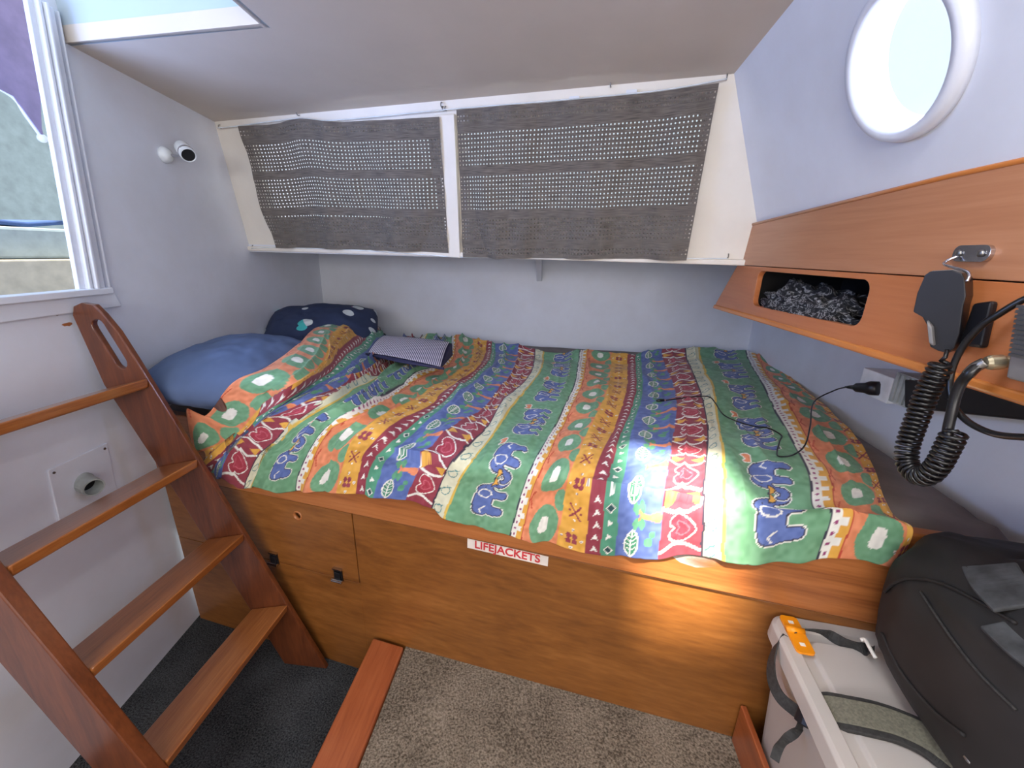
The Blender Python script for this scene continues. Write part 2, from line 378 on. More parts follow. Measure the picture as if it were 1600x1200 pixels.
# companionway frame: stepped mouldings on the left bulkhead
fr_out_b, fr_out_t = Ls(L((168, 452))), Ls(L((97, 60)))
def slat(bm, s0b, s1b, s0t, s1t, t, z0=ZSILL-.005, z1=1.56, base=0):
    P = [(s0b, z0), (s1b, z0), (s1t, z1), (s0t, z1)]; plate(bm, P, [], t, LFp, base)
b = B(); wb = fr_out_b-s_in; wt = fr_out_t-s_top
for a0, a1, t in ((0, .22, .006), (.20, .32, .016), (.36, .47, .022), (.50, .76, .014), (.92, 1.0, .012)):
    slat(b, s_in+wb*a0, s_in+wb*a1, s_top+wt*a0, s_top+wt*a1, t, base=-.002)
slat(b, s_in+.002, s_in+wb*.5, s_top+.002, s_top+wt*.5, .010, base=-.008)
struct(obj('door_1', b, MT['white'], bevel=.002))
b = B(); plate(b, [(-.75, ZSILL-.012), (s_in+.062, ZSILL-.012), (s_in+.062, ZSILL+.002), (-.75, ZSILL+.002)], [], .022, LFp)
plate(b, [(-.75, ZSILL-.045), (s_in+.085, ZSILL-.045), (s_in+.075, ZSILL-.012), (-.75, ZSILL-.012)], [], .010, LFp)
struct(obj('trim_4', b, MT['white'], bevel=.002))

# raised, carpeted platform
PZ = .145
b = B(); hexa(b, [(-.335, -1.2, .0), (.69, -1.2, 0), (.69, .555, 0), (-.335, .735, 0)], [(-.335, -1.2, PZ-.012), (.69, -1.2, PZ-.012), (.69, .60, PZ+.012), (-.335, .766, PZ-.01)])
plat = thing('raised_floor_platform', (.1, .2, 0), 'raised floor platform covered in beige grey carpet along the berth front', 'platform')
obj('carpet', b, MT['carpet'], plat)
b = B(); box(b, (-.424, -1.2, 0), (-.337, .772, PZ)); 
vs = [v for v in b.verts if v.co.y > .5]
for v in vs: v.co.y = .757 if v.co.x > -.4 else .772
obj('edge_strip', b, MT['strip'], plat, bevel=.004)

# ================================================================== BERTH
berth = thing('bunk_berth', (-.2, .75, 0), 'golden plywood berth box with warm wooden rail, running along the cabin side', 'bunk')
def bf(x): return (Vector((x[0], x[1], 0)).dot(Vector(U)))
uL = -1.19; uR = .60; uR2 = .60
dl = bf(F((555, 858))); SEAM = .512
uLd = bf(F((340, 850)))-.22
b = B(); box(b, (dl+.003, .70, 0), (uR+.17, .715, SEAM-.004), BF); obj('front_panel', b, MT['cabinet'], berth, bevel=.001)
b = B(); box(b, (uL+.01, .70, 0), (dl+.003, .715, .303), BF); obj('lower_panel', b, MT['cabinet'], berth, bevel=.001)
hp = F((465, 807)); hu = bf(hp)
dm = frame(NB*.70, U, (0, 0, 1), -NB)
b = B(); plate(b, [(uL+.01, .3045), (dl, .3045), (dl, SEAM-.004), (uL+.01, SEAM-.004)], [circ(hu, .468, .0105, 24)], -.014, dm)
door = obj('locker_door', b, MT['cabinet'], berth, bevel=.0012)
b = B(); lathe(b, [(.0095, -.010), (.0095, .0015), (.0135, .0015), (.0135, -.010)], dm@Matrix.Translation((hu, .468, 0)), 24, True)
obj('finger_hole_ring', b, MT['rail'], door, smooth=True)
b = B(); box(b, (uL+.01, .735, .30), (dl+.05, .745, .51), BF); obj('hole_shade_panel', b, MT['dark'], berth)  # near-black sheet standing in for shade behind the finger hole
b = B(); box(b, (uL+.01, .692, SEAM+.002), (uR+.17, .715, .700), BF); obj('front_rail', b, MT['rail'], berth, bevel=.003)
b = B(); hexa(b, [(-1.05, .905, .60), (.78, .60, .60), (.86, 1.88, .60), (-1.16, 1.98, .60)], [(-1.05, .905, .62), (.78, .60, .62), (.86, 1.88, .62), (-1.16, 1.98, .62)])
obj('berth_base', b, MT['cabinet'], berth)
for p, lab in (((430, 873), 0), ((530, 900), 1)):
    q = F(p); u0 = bf(q); z0 = .310
    t = obj('door_latch', (lambda bb: (box(bb, (u0-.012, .6955, z0-.012), (u0+.012, .70, z0+.024), BF), box(bb, (u0-.009, .692, z0-.006), (u0+.009, .6955, z0+.016), BF), bb)[-1])(B()), MT['black'], berth, bevel=.001)
    b = B(); box(b, (u0-.013, .692, z0+.0225), (u0+.013, .700, z0+.0265), BF); obj('chrome_hinge', b, MT['chrome'], t)
    b = B(); tube(b, [BF@Vector((u0-.015, .690, z0-.007)), BF@Vector((u0+.015, .690, z0-.007))], .0042, 12)
    obj('chrome_catch', b, MT['chrome'], t, smooth=False)
# lifejackets sign
P0 = F((792, 859.5)); c0 = bf(P0); zc = .4945
sg = thing('lifejackets_sign', P0, 'small white vinyl sign reading LIFEJACKETS in red on berth front', 'sign')
b = B(); ang = math.radians(-1.0); sm = frame(NB*.6995+U*c0+np.array([0, 0, zc-.0]), U, (0, 0, 1), -NB)@Matrix.Rotation(ang, 4, 'Z')
plate(b, [(-.090, -.012), (.090, -.012), (.090, .0125), (-.090, .0125)], [], .0006, sm); obj('sign_panel', b, MT['labelw'], sg)
text_mesh('LIFEJACKETS', .0265, sm@Matrix.Translation((0, .001, .0011)), MT['red'], 'sign_lettering', sg)

# ------------------------------------------------------------------ mattress with grey sheet
nx, ny = 60, 40; b = B(); g = []
fL, fR, bR, bL = Vector((-1.045, .915, 0)), Vector((.765, .612, 0)), Vector((.853, 1.86, 0)), Vector((-1.155, 1.96, 0))
for j in range(ny+1):
    row = []
    for i in range(nx+1):
        s, t = i/nx, j/ny; p = (fL*(1-s)+fR*s)*(1-t)+(bL*(1-s)+bR*s)*t
        e = min(s, 1-s, t, 1-t); z = .692-.03*max(0, 1-e/.012)**2+.004*fbm((p.x*5, p.y*5, 0))
        if s > .93 and t < .1: z += .004*math.sin((p.x*3+p.y)*60)
        row.append(b.verts.new((p.x, p.y, z)))
    g.append(row)
for j in range(ny):
    for i in range(nx): b.faces.new((g[j][i], g[j][i+1], g[j+1][i+1], g[j+1][i]))
bd = [e for e in b.edges if e.is_boundary]
r = bmesh.ops.extrude_edge_only(b, edges=bd)
for v in [x for x in r['geom'] if isinstance(x, bmesh.types.BMVert)]: v.co.z = .622
tag(obj('mattress', b, MT['sheet'], smooth=True), 'mattress under a plain grey sheet, bare at the right end of the berth', 'mattress')

# ------------------------------------------------------------------ duvet: stripe layout (mm across), printed motifs
STR = [('O', 100), ('Y', 55), ('m', 30), ('g', 30), ('B', 90), ('M', 85), ('C', 50), ('E', 150), ('W', 40)]
seq = 'OYmgBMCEWOYmgBMCEWOY'; wid = dict(STR); edges = [0.0]
for i, ch in enumerate(seq): edges.append(edges[-1]+(wid[ch] if i < len(seq)-1 else 22))
# stripe boundaries, front end of the berth first
LN_ = [
 [(305, 705), (322, 655), (365, 608), (418, 583), (470, 543), (500, 514), (545, 506)],
 [(318, 704), (372, 683), (415, 636), (470, 603), (509, 570), (522, 535), (555, 510)],
 [(322, 728), (376, 686), (418, 639), (473, 607), (517, 573), (535, 547), (588, 508)],
 [(330, 742), (365, 702), (396, 657), (452, 622), (519, 577), (545, 557), (592, 520)],
 [(336, 748), (348, 712), (396, 661), (440, 632), (522, 583), (560, 562), (600, 524)],
 [(345, 752), (355, 718), (400, 662), (440, 637), (495, 606), (550, 583), (600, 558), (636, 527)],
 [(381, 762), (398, 715), (425, 687), (455, 655), (507, 620), (555, 597), (605, 573), (660, 530)],
 [(393, 763), (414, 715), (437, 690), (468, 657), (520, 622), (568, 597), (615, 575), (668, 531)],
 [(461, 766), (466, 740), (487, 700), (515, 667), (550, 652), (587, 630), (645, 590), (682, 577), (702, 556), (706, 535)],
 [(474, 768), (484, 738), (500, 700), (532, 670), (562, 652), (592, 632), (651, 594), (690, 576), (709, 558), (713, 536)],
 [(526, 769), (537, 730), (552, 692), (582, 668), (617, 648), (641, 632), (675, 607), (709, 582), (734, 563), (741, 536)],
 [(557, 770), (567, 722), (595, 690), (635, 657), (673, 637), (692, 616), (730, 588), (751, 567), (761, 538)],
 [(572, 771), (578, 735), (607, 700), (642, 667), (683, 639), (713, 612), (743, 584), (764, 563), (769, 539)],
 [(584, 773), (597, 728), (614, 708), (657, 667), (696, 640), (722, 616), (749, 588), (772, 565), (773, 541)],
 [(636, 785), (655, 738), (690, 685), (724, 660), (751, 638), (772, 613), (800, 580), (811, 547)],
 [(672, 797), (692, 748), (715, 715), (760, 670), (790, 625), (820, 595), (832, 577), (835, 551)],
 [(697, 808), (712, 770), (736, 730), (775, 678), (799, 640), (830, 602), (847, 578), (850, 553)],
 [(796, 838), (812, 780), (835, 724), (868, 667), (890, 618), (898, 598), (905, 557)],
 [(815, 843), (828, 785), (850, 730), (883, 660), (904, 618), (913, 592), (918, 558)],
 [(869, 853), (880, 790), (893, 738), (919, 679), (940, 635), (950, 605), (955, 558)],
 [(914, 862), (922, 775), (935, 724), (957, 673), (973, 630), (980, 600), (980, 560)],
 [(938, 866), (946, 780), (957, 724), (973, 670), (991, 625), (995, 600), (993, 559)],
 [(961, 869), (968, 780), (978, 730), (987, 670), (1001, 625), (1004, 600), (1001, 558)],
 [(1029, 873), (1035, 800), (1042, 746), (1054, 669), (1057, 620), (1050, 590), (1032, 554)],
 [(1094, 876), (1096, 800), (1099, 746), (1105, 669), (1094, 616), (1082, 585), (1068, 553)],
 [(1131, 877), (1133, 800), (1133, 746), (1124, 669), (1117, 616), (1106, 585), (1092, 552)],
 [(1274, 879), (1268, 800), (1259, 746), (1229, 680), (1197, 613), (1180, 580), (1163, 552)],
 [(1311, 880), (1306, 800), (1297, 750), (1262, 687), (1216, 607), (1200, 580), (1182, 556)],
 [(1398, 882), (1380, 800), (1357, 735), (1308, 665), (1250, 602), (1222, 577), (1205, 560)],
 [(1410, 878), (1392, 795), (1366, 728), (1335, 684), (1277, 622), (1240, 590), (1215, 564)],
]
# seq has 20 strips -> 21 boundaries; the first twelve lines above repeat nothing
LN_ = [l for l in LN_]
seq = 'OYmgBMCEWOYmgBMCEWOYmgBMCEWOY'
edges = [0.0]
for i, ch in enumerate(seq): edges.append(edges[-1]+(wid[ch] if i < len(seq)-1 else 22))
assert len(LN_) == len(edges), (len(LN_), len(edges))
PX0 = 2.4                                            # mm per cell across
NQ = 520                                             # cells along the stripes
def base_z(px, py):
    z = .712
    # left part bunches up towards the pillows
    k = max(0, min(1, (700-px)/260)); z += .105*k*k*(3-2*k)*max(0, min(1, (725-py)/110))
    return z
def resample(P, n):
    P = smooth_path(P, 10); d = [0]
    for i in range(1, len(P)): d.append(d[-1]+(P[i]-P[i-1]).length)
    d = np.array(d)/d[-1]; A = np.array([tuple(p) for p in P]); t = np.linspace(0, 1, n)
    return np.stack([np.interp(t, d, A[:, k]) for k in range(3)], 1)
ctrl = []
for l in LN_:
    pts = []
    for (x, y) in l:
        z = base_z(x, y); p = Zp((x, y), z)
        if p.dot(Vector(NB)) < DB-.012: p = F((x, y), -.014)
        pts.append(p)
    first = pts[0]
    # where the cloth turns over the rail, add the crest point
    if first.z < .70 and pts[1].z > .70:
        c = F(l[0], -.014); m = pts[1]; d2 = Vector((m.x, m.y, 0))-Vector((c.x, c.y, 0)); cr = Vector((c.x, c.y, .714))+d2*.04
        pts.insert(1, cr)
    ctrl.append(resample(pts, NQ))
ctrl = np.array(ctrl)                                # (lines, NQ, 3)
ed = np.array(edges); NPc = int(ed[-1]/PX0); ps = np.linspace(0, ed[-1], NPc)
idx = np.clip(np.searchsorted(ed, ps, side='right')-1, 0, len(ed)-2); fr_ = (ps-ed[idx])/(ed[idx+1]-ed[idx])
# Catmull-like interpolation across stripes on positions, with uneven knots
pos = ctrl[idx]*(1-fr_)[:, None, None]+ctrl[idx+1]*fr_[:, None, None]
ker = np.hanning(13); ker /= ker.sum()
pad = np.concatenate([np.repeat(pos[:1], 6, 0), pos, np.repeat(pos[-1:], 6, 0)], 0)
sm_ = sum(pad[k:k+NPc]*ker[k] for k in range(13)); sm_[:4] = pos[:4]; sm_[-4:] = pos[-4:]; pos = sm_
Pg, Qg = np.meshgrid(ps, np.linspace(0, 1, NQ), indexing='ij')
def vnoise(x, y, seed=0):
    xi = np.floor(x).astype(int); yi = np.floor(y).astype(int); xf = x-xi; yf = y-yi
    def h(a, b_):
        n = (a*374761393+b_*668265263+seed*1274126177) & 0xffffffff; n = ((n ^ (n >> 13))*1274126177) & 0xffffffff; return ((n ^ (n >> 16)) & 0xffff)/65535.0
    u = xf*xf*(3-2*xf); v = yf*yf*(3-2*yf)
    return (h(xi, yi)*(1-u)+h(xi+1, yi)*u)*(1-v)+(h(xi, yi+1)*(1-u)+h(xi+1, yi+1)*u)*v
leftness = np.clip((1050-Pg)/900, 0, 1)
wob = vnoise(Pg/70, Qg*4, 1)-.5
fold = np.sin((Pg+60*wob)/ (15+12*vnoise(Pg/300, Qg*2, 5)) )*.5+.5
dz = (vnoise(Pg/95, Qg*5, 2)-.5)*.022+(vnoise(Pg/40, Qg*11, 3)-.5)*.010+(vnoise(Pg/16, Qg*28, 7)-.5)*.0035
ridg = 1-np.abs(2*vnoise(Pg/42+Qg*1.5, Qg*3.2, 9)-1)
dz += (ridg**3)*.020*leftness*np.clip((Pg-60)/120, 0, 1)+(ridg**4)*.006
dz += fold*.004*leftness*np.clip(1-np.abs(Qg-.35)*2, 0, 1)
dz *= .35+.65*np.clip((Pg-10)/100, 0, 1)
nearfront = np.clip(Qg/.07, 0, 1); dz *= .35+.65*nearfront
# the turned-back end rises as a roll beside the pillows
roll = np.exp(-((Pg-60)/75)**2)*.030*np.clip(Qg*4, 0, 1); dz += roll
roll2 = np.exp(-((Pg-330)/75)**2-((Qg-.62)/.35)**2)*.02; dz -= roll2
pos[:, :, 2] += dz
fo = (vnoise(Pg/38, Qg*3, 4)-.4)*.012*np.clip(1-Qg/.06, 0, 1)
pos[:, :, 0] -= NB[0]*fo; pos[:, :, 1] -= NB[1]*fo
pos[:, :, 2] += .020*np.clip((Qg-.93)/.07, 0, 1)*np.clip((Pg-150)/200, 0, 1)
nd = pos[:, :, 0]*NB[0]+pos[:, :, 1]*NB[1]
pos[:, :, 2] = np.where((Pg > 120) & (nd > .6905) & (nd < .74), np.maximum(pos[:, :, 2], .707), pos[:, :, 2])
pos[:, :, 2] = np.where(nd >= .74, np.maximum(pos[:, :, 2], .701), pos[:, :, 2])
# front hem ripples a little up and down
pos[:, :, 2] += (vnoise(Pg/60, Qg*0, 6)-.5)*.012*np.clip(1-Qg/.05, 0, 1)
# ---- print
QL = 1150.0
q = Qg*QL; p = Pg+5*np.sin(q/37+np.floor(Pg/200))*0+3.2*(vnoise(Pg*0, q/28, 11)-.5)
colr = np.zeros((NPc, NQ, 3))
def paintm(mask, c, sp=10):
    c = np.array(c, float); v = (vnoise(Pg/9, q/9, 21)-.5)*2*sp; colr[mask] = np.clip(c[None]+v[mask][:, None], 0, 255)
def seg_d(x, y, P, closed=True):
    d = np.full(x.shape, 1e9); n = len(P)
    for i in range(n if closed else n-1):
        ax, ay = P[i]; bx, by = P[(i+1) % n]; vx, vy = bx-ax, by-ay; L2 = vx*vx+vy*vy+1e-9
        t = np.clip(((x-ax)*vx+(y-ay)*vy)/L2, 0, 1); d = np.minimum(d, (x-ax-t*vx)**2+(y-ay-t*vy)**2)
    return np.sqrt(d)
def inside(x, y, P):
    r = np.zeros(x.shape, bool); n = len(P)
    for i in range(n):
        ax, ay = P[i]; bx, by = P[(i+1) % n]
        c = (ay > y) != (by > y); r ^= c & (x < (bx-ax)*(y-ay)/(by-ay+1e-12)+ax)
    return r
def sm2(P, closed=True, n=5):
    Q = [Vector((a, b_, 0)) for a, b_ in P]
    if closed: Q = Q[-2:]+Q+Q[:3]; s = smooth_path(Q, n)[2*n:-2*n-0]; return [(v.x, v.y) for v in s][:len(P)*n]
    return [(v.x, v.y) for v in smooth_path(Q, n)]
def motif(p0, q0, polys, flipq=1, flipp=1, sc=1.0):
    """polys: (points, kind, colour, width); local x along the stripe, y across"""
    i0 = max(0, int((p0-95)/PX0)); i1 = min(NPc, int((p0+95)/PX0)); dq = QL/NQ
    j0 = max(0, int((q0-95)/dq)); j1 = min(NQ, int((q0+95)/dq))
    if i0 >= i1 or j0 >= j1: return
    X = (q[i0:i1, j0:j1]-q0)*flipq/sc; Y = (p[i0:i1, j0:j1]-p0)*flipp/sc; sub = colr[i0:i1, j0:j1]
    nz = (vnoise(Pg/7, q/7, 33)[i0:i1, j0:j1]-.5)[..., None]*22
    for P, kind, c, w in polys:
        if kind == 'fill': m = inside(X, Y, P)
        elif kind == 'ring': m = seg_d(X, Y, P, True) < w
        elif kind == 'line': m = seg_d(X, Y, P, False) < w
        elif kind == 'dot': m = ((X-P[0])**2+(Y-P[1])**2) < w*w
        sub[m] = np.clip(np.array(c, float)+nz[m], 0, 255)
WH = (238, 236, 226); NAVY = (60, 74, 136); BLU = (92, 112, 172); GRN = (112, 162, 124); ORG = (228, 140, 98); YEL = (228, 170, 72); MAR = (148, 58, 72); TEAL = (84, 152, 122); CRM = (222, 220, 190); DKL = (54, 52, 70)
body = sm2([(-44, 6), (-40, 26), (-22, 36), (2, 38), (14, 33), (26, 36), (38, 30), (46, 16), (50, 0), (54, -16), (62, -20), (68, -12), (74, -18), (70, -32), (56, -38), (44, -28), (38, -8), (31, -6), (29, -38), (13, -38), (8, -12), (-12, -12), (-15, -38), (-32, -38), (-38, -12)], n=4)
ear = sm2([(14, 30), (28, 20), (26, 4), (14, -4), (4, 8), (6, 24)], n=4)
tusk = sm2([(40, 4), (46, -10), (58, -8), (66, 4), (58, 0), (49, 2)], n=4)
eleph = [(body, 'ring', WH, 3.4), (body, 'fill', BLU, 0), (body, 'ring', DKL, 1.3), (ear, 'ring', WH, 1.6), ([(-40, 8), (-30, 16), (-20, 4)], 'line', WH, 1.4), (tusk, 'fill', YEL, 0), (tusk, 'ring', DKL, 1.3), ((36, 16), 'dot', DKL, 1.8)]
saddle = [(sm2([(-26, 30), (-30, 46), (-16, 42), (-6, 50), (2, 44), (4, 32), (-10, 28)], n=4), 'fill', ORG, 0), (sm2([(-26, 30), (-30, 46), (-16, 42), (-6, 50), (2, 44), (4, 32), (-10, 28)], n=4), 'ring', WH, 1.5)]
hut = [(sm2([(-34, 0), (-26, 22), (0, 32), (26, 22), (34, 0), (26, -20), (0, -30), (-26, -20)], n=4), 'fill', GRN, 0), (sm2([(-13, -7), (-10, 9), (12, 7), (14, -6), (0, -10)], n=3), 'fill', WH, 0)]
petal = lambda a, r=9: (r*math.cos(a), r*math.sin(a))
flower = [((petal(math.pi/4+k*math.pi/2)), 'dot', MAR, 6) for k in range(4)]+[((0, 0), 'dot', YEL, 2.5)]+[((petal(k*math.pi/2, 21)), 'dot', WH, 3.2) for k in range(4)]+[((petal(k*math.pi/2, 21)), 'dot', (150, 120, 130), 1.6) for k in range(4)]
cross = [([(-15, -12), (15, 12)], 'line', MAR, 2), ([(-15, 12), (15, -12)], 'line', MAR, 2), ((0, 12), 'dot', MAR, 3), ((0, -12), 'dot', MAR, 3), ((18, 0), 'dot', WH, 2.4), ((-18, 0), 'dot', WH, 2.4)]
leafo = sm2([(-30, 0), (-14, 14), (10, 14), (30, 0), (10, -13), (-14, -13)], n=4)
leaf = [(leafo, 'fill', (60, 130, 100), 0), (leafo, 'ring', WH, 1.7), ([(-28, 0), (28, 0)], 'line', WH, 1.3)]+[([(k, 0), (k+7, s*10)], 'line', WH, 1.0) for k in (-16, -6, 4, 14) for s in (-1, 1)]
palm = [(sm2([(-10, -34), (10, -34), (5, -6), (14, 14), (0, 8), (-14, 14), (-5, -6)], n=3), 'fill', ORG, 0)]+[(sm2([(x, y), (x+14*dx, y+9), (x+26*dx, y+2), (x+12*dx, y-5)], n=3), 'fill', (92, 156, 120), 0) for x, y, dx in ((2, 14, 1), (-2, 14, -1), (4, 2, 1), (-4, 2, -1))]
heart = sm2([(0, -24), (-20, -4), (-19, 14), (-8, 20), (0, 12), (8, 20), (19, 14), (20, -4)], n=4)
hearts = [(heart, 'ring', WH, 2.2), (heart, 'fill', (168, 52, 70), 0), (sm2([(0, -14), (-11, -1), (-8, 9), (0, 5), (8, 9), (11, -1)], n=3), 'ring', (196, 96, 110), 1.2),
    ([(-36, -34), (-27, -10), (-27, 14), (-36, 34)], 'line', WH, 2.6), ([(36, -34), (27, -10), (27, 14), (36, 34)], 'line', WH, 2.6)]
tri = [([(-11, -30), (11, -30), (0, -6)], 'fill', YEL, 0), ([(-11, 30), (11, 30), (0, 6)], 'fill', YEL, 0)]
for k, ch in enumerate(seq):
    a, c = edges[k], edges[k+1]; msk = (p >= a) & (p < c) if k else (p < c)
    if k == len(seq)-1: msk = p >= a
    bg = dict(O=ORG, Y=YEL, m=MAR, g=TEAL, B=BLU, M=MAR, C=CRM, E=GRN, W=WH)[ch]
    paintm(msk, bg, 14 if ch in 'OBEY' else 8); mid = (a+c)/2; w = c-a
    if ch == 'E':
        for n_ in range(9):
            q0 = 62+n_*128
            motif(mid+6, q0+ (0 if n_ % 2 else 10), eleph, 1 if n_ % 2 == 0 else -1, -1, .93)
            if n_ % 2: motif(mid+4, q0+64, saddle, 1, -1, .95)
    if ch == 'O':
        for n_ in range(10):
            q0 = 40+n_*120; motif(mid+4, q0, hut, 1, 1, 1.3)
            motif(mid+40, q0+60, [(sm2([(-26, 8), (0, 14), (26, 8), (20, -10), (0, -16), (-20, -10)], n=3), 'fill', GRN, 0)], 1, 1, 1)
            motif(mid-44, q0+60, [([(-22, 4), (0, -3), (22, 5)], 'line', (200, 84, 56), 2)], 1, 1, 1)
    if ch == 'Y':
        for n_ in range(20): motif(mid, 25+n_*60, flower if n_ % 2 == 0 else cross, 1, 1, .95)
    if ch == 'm':
        for n_ in range(44): motif(mid+2, 14+n_*27, [([(-8, -8), (8, 0), (-8, 8), (-3, 0)], 'fill', WH, 0)], 1, 1, 1)
    if ch == 'g':
        for n_ in range(40): motif(mid, 14+n_*30, [([(-7, -6), (7, -6), (0, 6)], 'fill', WH, 0)] if n_ % 3 else [([(-9, 0), (0, 9), (9, 0), (0, -9)], 'fill', (30, 70, 74), 0), ([(-9, 0), (0, 9), (9, 0), (0, -9)], 'ring', WH, 1)], 1, 1, 1)
    if ch == 'B':
        for n_ in range(11):
            motif(mid-14, 30+n_*108, leaf, 1, 1, .9); motif(mid+8, 84+n_*108, palm, 1, -1, 1.0); motif(mid+22, 34+n_*108, [((0, 0), 'dot', (92, 156, 120), 9), ((16, 5), 'dot', (92, 156, 120), 7)], 1, 1, 1)
    if ch == 'M':
        for n_ in range(11): motif(mid, 56+n_*110, hearts, 1, -1, 1.2); motif(mid, 111+n_*110, tri, 1, 1, 1.25)
    if ch == 'C':
        for n_ in range(22):
            q0 = 16+n_*54; P_ = [(22*math.cos(t_*.5)*(1-t_/16)+t_*1.5-12, 13*math.sin(t_*.62)) for t_ in range(14)]
            motif(mid-5, q0, [(sm2(P_, False, 3), 'line', (92, 142, 138), 1.4)], 1, 1, .9)
        m2 = (p > c-7) & (p < c); paintm(m2, (222, 184, 84), 8); m2 = (p > a) & (p < a+5); paintm(m2, (58, 48, 66), 4)
    if ch == 'W':
        m2 = (p > a) & (p < a+4); paintm(m2, DKL, 4)
        castle = (p > a+20) & (p < c) & ((np.mod(q, 34) < 20) | (p > a+31)); paintm(castle, YEL, 8)
        dots = ((p-a-12)**2+(np.mod(q, 17)-8.5)**2) < 3.2**2; paintm(dots & (p < a+20), (150, 60, 110), 4)
        m2 = (p > c-3) & (p < c+1); paintm(m2, (190, 70, 50), 4)
colr *= (1+.05*(vnoise(Pg/30, q/30, 41)[..., None]-.5))
c01 = colr/255; clin = np.where(c01 <= .04045, c01/12.92, ((c01+.055)/1.055)**2.4)
# ---- mesh: top sheet, rolled hem and underside
nP, nQ = NPc, NQ
top = pos.reshape(-1, 3)
bidx = np.concatenate([np.arange(nP)*nQ, (nP-1)*nQ+np.arange(1, nQ), (np.arange(nP-2, -1, -1))*nQ+nQ-1, np.arange(nQ-2, 0, -1)])
cen = top.mean(0); bp = top[bidx].copy(); dirc = cen-bp; dirc[:, 2] = 0; dirc /= np.linalg.norm(dirc, axis=1)[:, None]
low = bp+dirc*.004; low[:, 2] -= .016
low2 = bp+dirc*.03; low2[:, 2] -= .012
frontm = np.zeros(len(bidx), bool); frontm[:nP] = True
for arr, o_ in ((low, .006), (low2, .004)): arr[frontm] = bp[frontm]+NB*o_*np.array([1, 1, 0])+np.array([0, 0, -.004 if o_ == .006 else .008])
leftm = np.zeros(len(bidx), bool); leftm[len(bidx)-(nQ-2):] = True; leftm[0] = False
lz = np.minimum(bp[leftm][:, 2]-.010, .700); low[leftm, 2] = lz; low2[leftm, 2] = lz-.001; low[leftm, :2] = bp[leftm, :2]+dirc[leftm, :2]*.012
V = np.concatenate([top, low, low2]); nB = len(bidx); n0 = len(top)
I, J = np.meshgrid(np.arange(nP-1), np.arange(nQ-1), indexing='ij'); v0 = (I*nQ+J).ravel()
faces = np.stack([v0, v0+nQ, v0+nQ+1, v0+1], 1)
k0 = np.arange(nB); k1 = (k0+1) % nB
faces = np.concatenate([faces, np.stack([bidx[k1], bidx[k0], n0+k0, n0+k1], 1), np.stack([n0+k1, n0+k0, n0+nB+k0, n0+nB+k1], 1)])
me = bpy.data.meshes.new('duvet'); me.vertices.add(len(V)); me.vertices.foreach_set('co', V.astype(np.float32).ravel())
me.loops.add(faces.size); me.loops.foreach_set('vertex_index', faces.astype(np.int32).ravel())
me.polygons.add(len(faces)); me.polygons.foreach_set('loop_start', np.arange(len(faces), dtype=np.int32)*4)
try: me.polygons.foreach_set('loop_total', np.full(len(faces), 4, np.int32))
except Exception: pass
me.update(calc_edges=True); me.polygons.foreach_set('use_smooth', np.ones(len(faces), bool))
ca = me.color_attributes.new('print', 'FLOAT_COLOR', 'POINT'); cc = np.ones((len(V), 4), np.float32); cc[:n0, :3] = clin.reshape(-1, 3)
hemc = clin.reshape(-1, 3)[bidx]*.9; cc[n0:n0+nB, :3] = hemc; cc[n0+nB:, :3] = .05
ca.data.foreach_set('color', cc.ravel())
t = NT('printed_cotton'); at = t.n('ShaderNodeAttribute', attribute_name='print'); 
nz = t.n('ShaderNodeTexNoise', i_Scale=350.0, i_Detail=2.0); t.l(t.coords(), nz.inputs['Vector'])
t.l(at.outputs['Color'], t.p.inputs['Base Color']); t.p.inputs['Roughness'].default_value = .72; t.p.inputs['Sheen Weight'].default_value = .1
t.bump(nz.outputs['Fac'], .12, .0006); MT['print'] = t.m
duvet = link('duvet', me, MT['print']); tag(duvet, 'rumpled duvet with bright stripes of elephants, hearts, leaves and huts spread over the berth', 'duvet')

b = B(); P_ = [F(p, -.017) for p in ((1042, 868), (1162, 872), (1150, 884), (1122, 892), (1090, 893), (1062, 884))]; mF = frame(NB*(DB-.017), U, (0, 0, 1), -NB); mi_ = mF.inverted()
plate(b, [((mi_@v).x, (mi_@v).y) for v in P_], [], .003, mF, -.012); o = obj('white_lining', b, MT['labelw'], duvet, bevel=.001); o['label'] = 'white lining peeping out under the hem'
# ================================================================== LADDER
def lx(z): return -.581-.3895*(z-.019)
LY0, LY1 = .43, .782
ladder = thing('companionway_ladder', (-.75, .6, 0), 'varnished red-brown wooden ladder with four treads leaning on the white left bulkhead', 'ladder')
def stringer(y0, y1, nm):
    m = frame((0, y0, 0), (1, 0, 0), (0, 0, 1), (0, 1, 0)); D_ = .118
    out = [(lx(0)-.124, 0), (lx(0), 0), (lx(.86), .86), (lx(.92)-.004, .925), (lx(.96)-.012, .962), (-.975, .980), (-1.005, .983), (-1.026, .975), (-1.034, .955), (lx(.80)-D_-.004, .80), (lx(.5)-D_, .5)]
    c = Yp((171, 538), .78); d = Vector((lx(1)-lx(0), 1)).normalized(); n = Vector((d.y, -d.x)); w_, l_ = .0145, .042
    slot = []
    for k in range(9): a = math.pi*k/8; slot.append(Vector((c.x, c.z))+d*l_+n*(w_*math.cos(a))+d*(w_*math.sin(a)))
    for k in range(9): a = math.pi+math.pi*k/8; slot.append(Vector((c.x, c.z))-d*l_+n*(w_*math.cos(a))+d*(w_*math.sin(a)))
    b = B(); plate(b, out, [[(v.x, v.y) for v in slot]], y1-y0, m); return obj('stringer', b, MT['ladder_side'], ladder, bevel=.003)
stringer(LY1-.002, LY1+.011, 0); stringer(LY0-.024, LY0, 1)
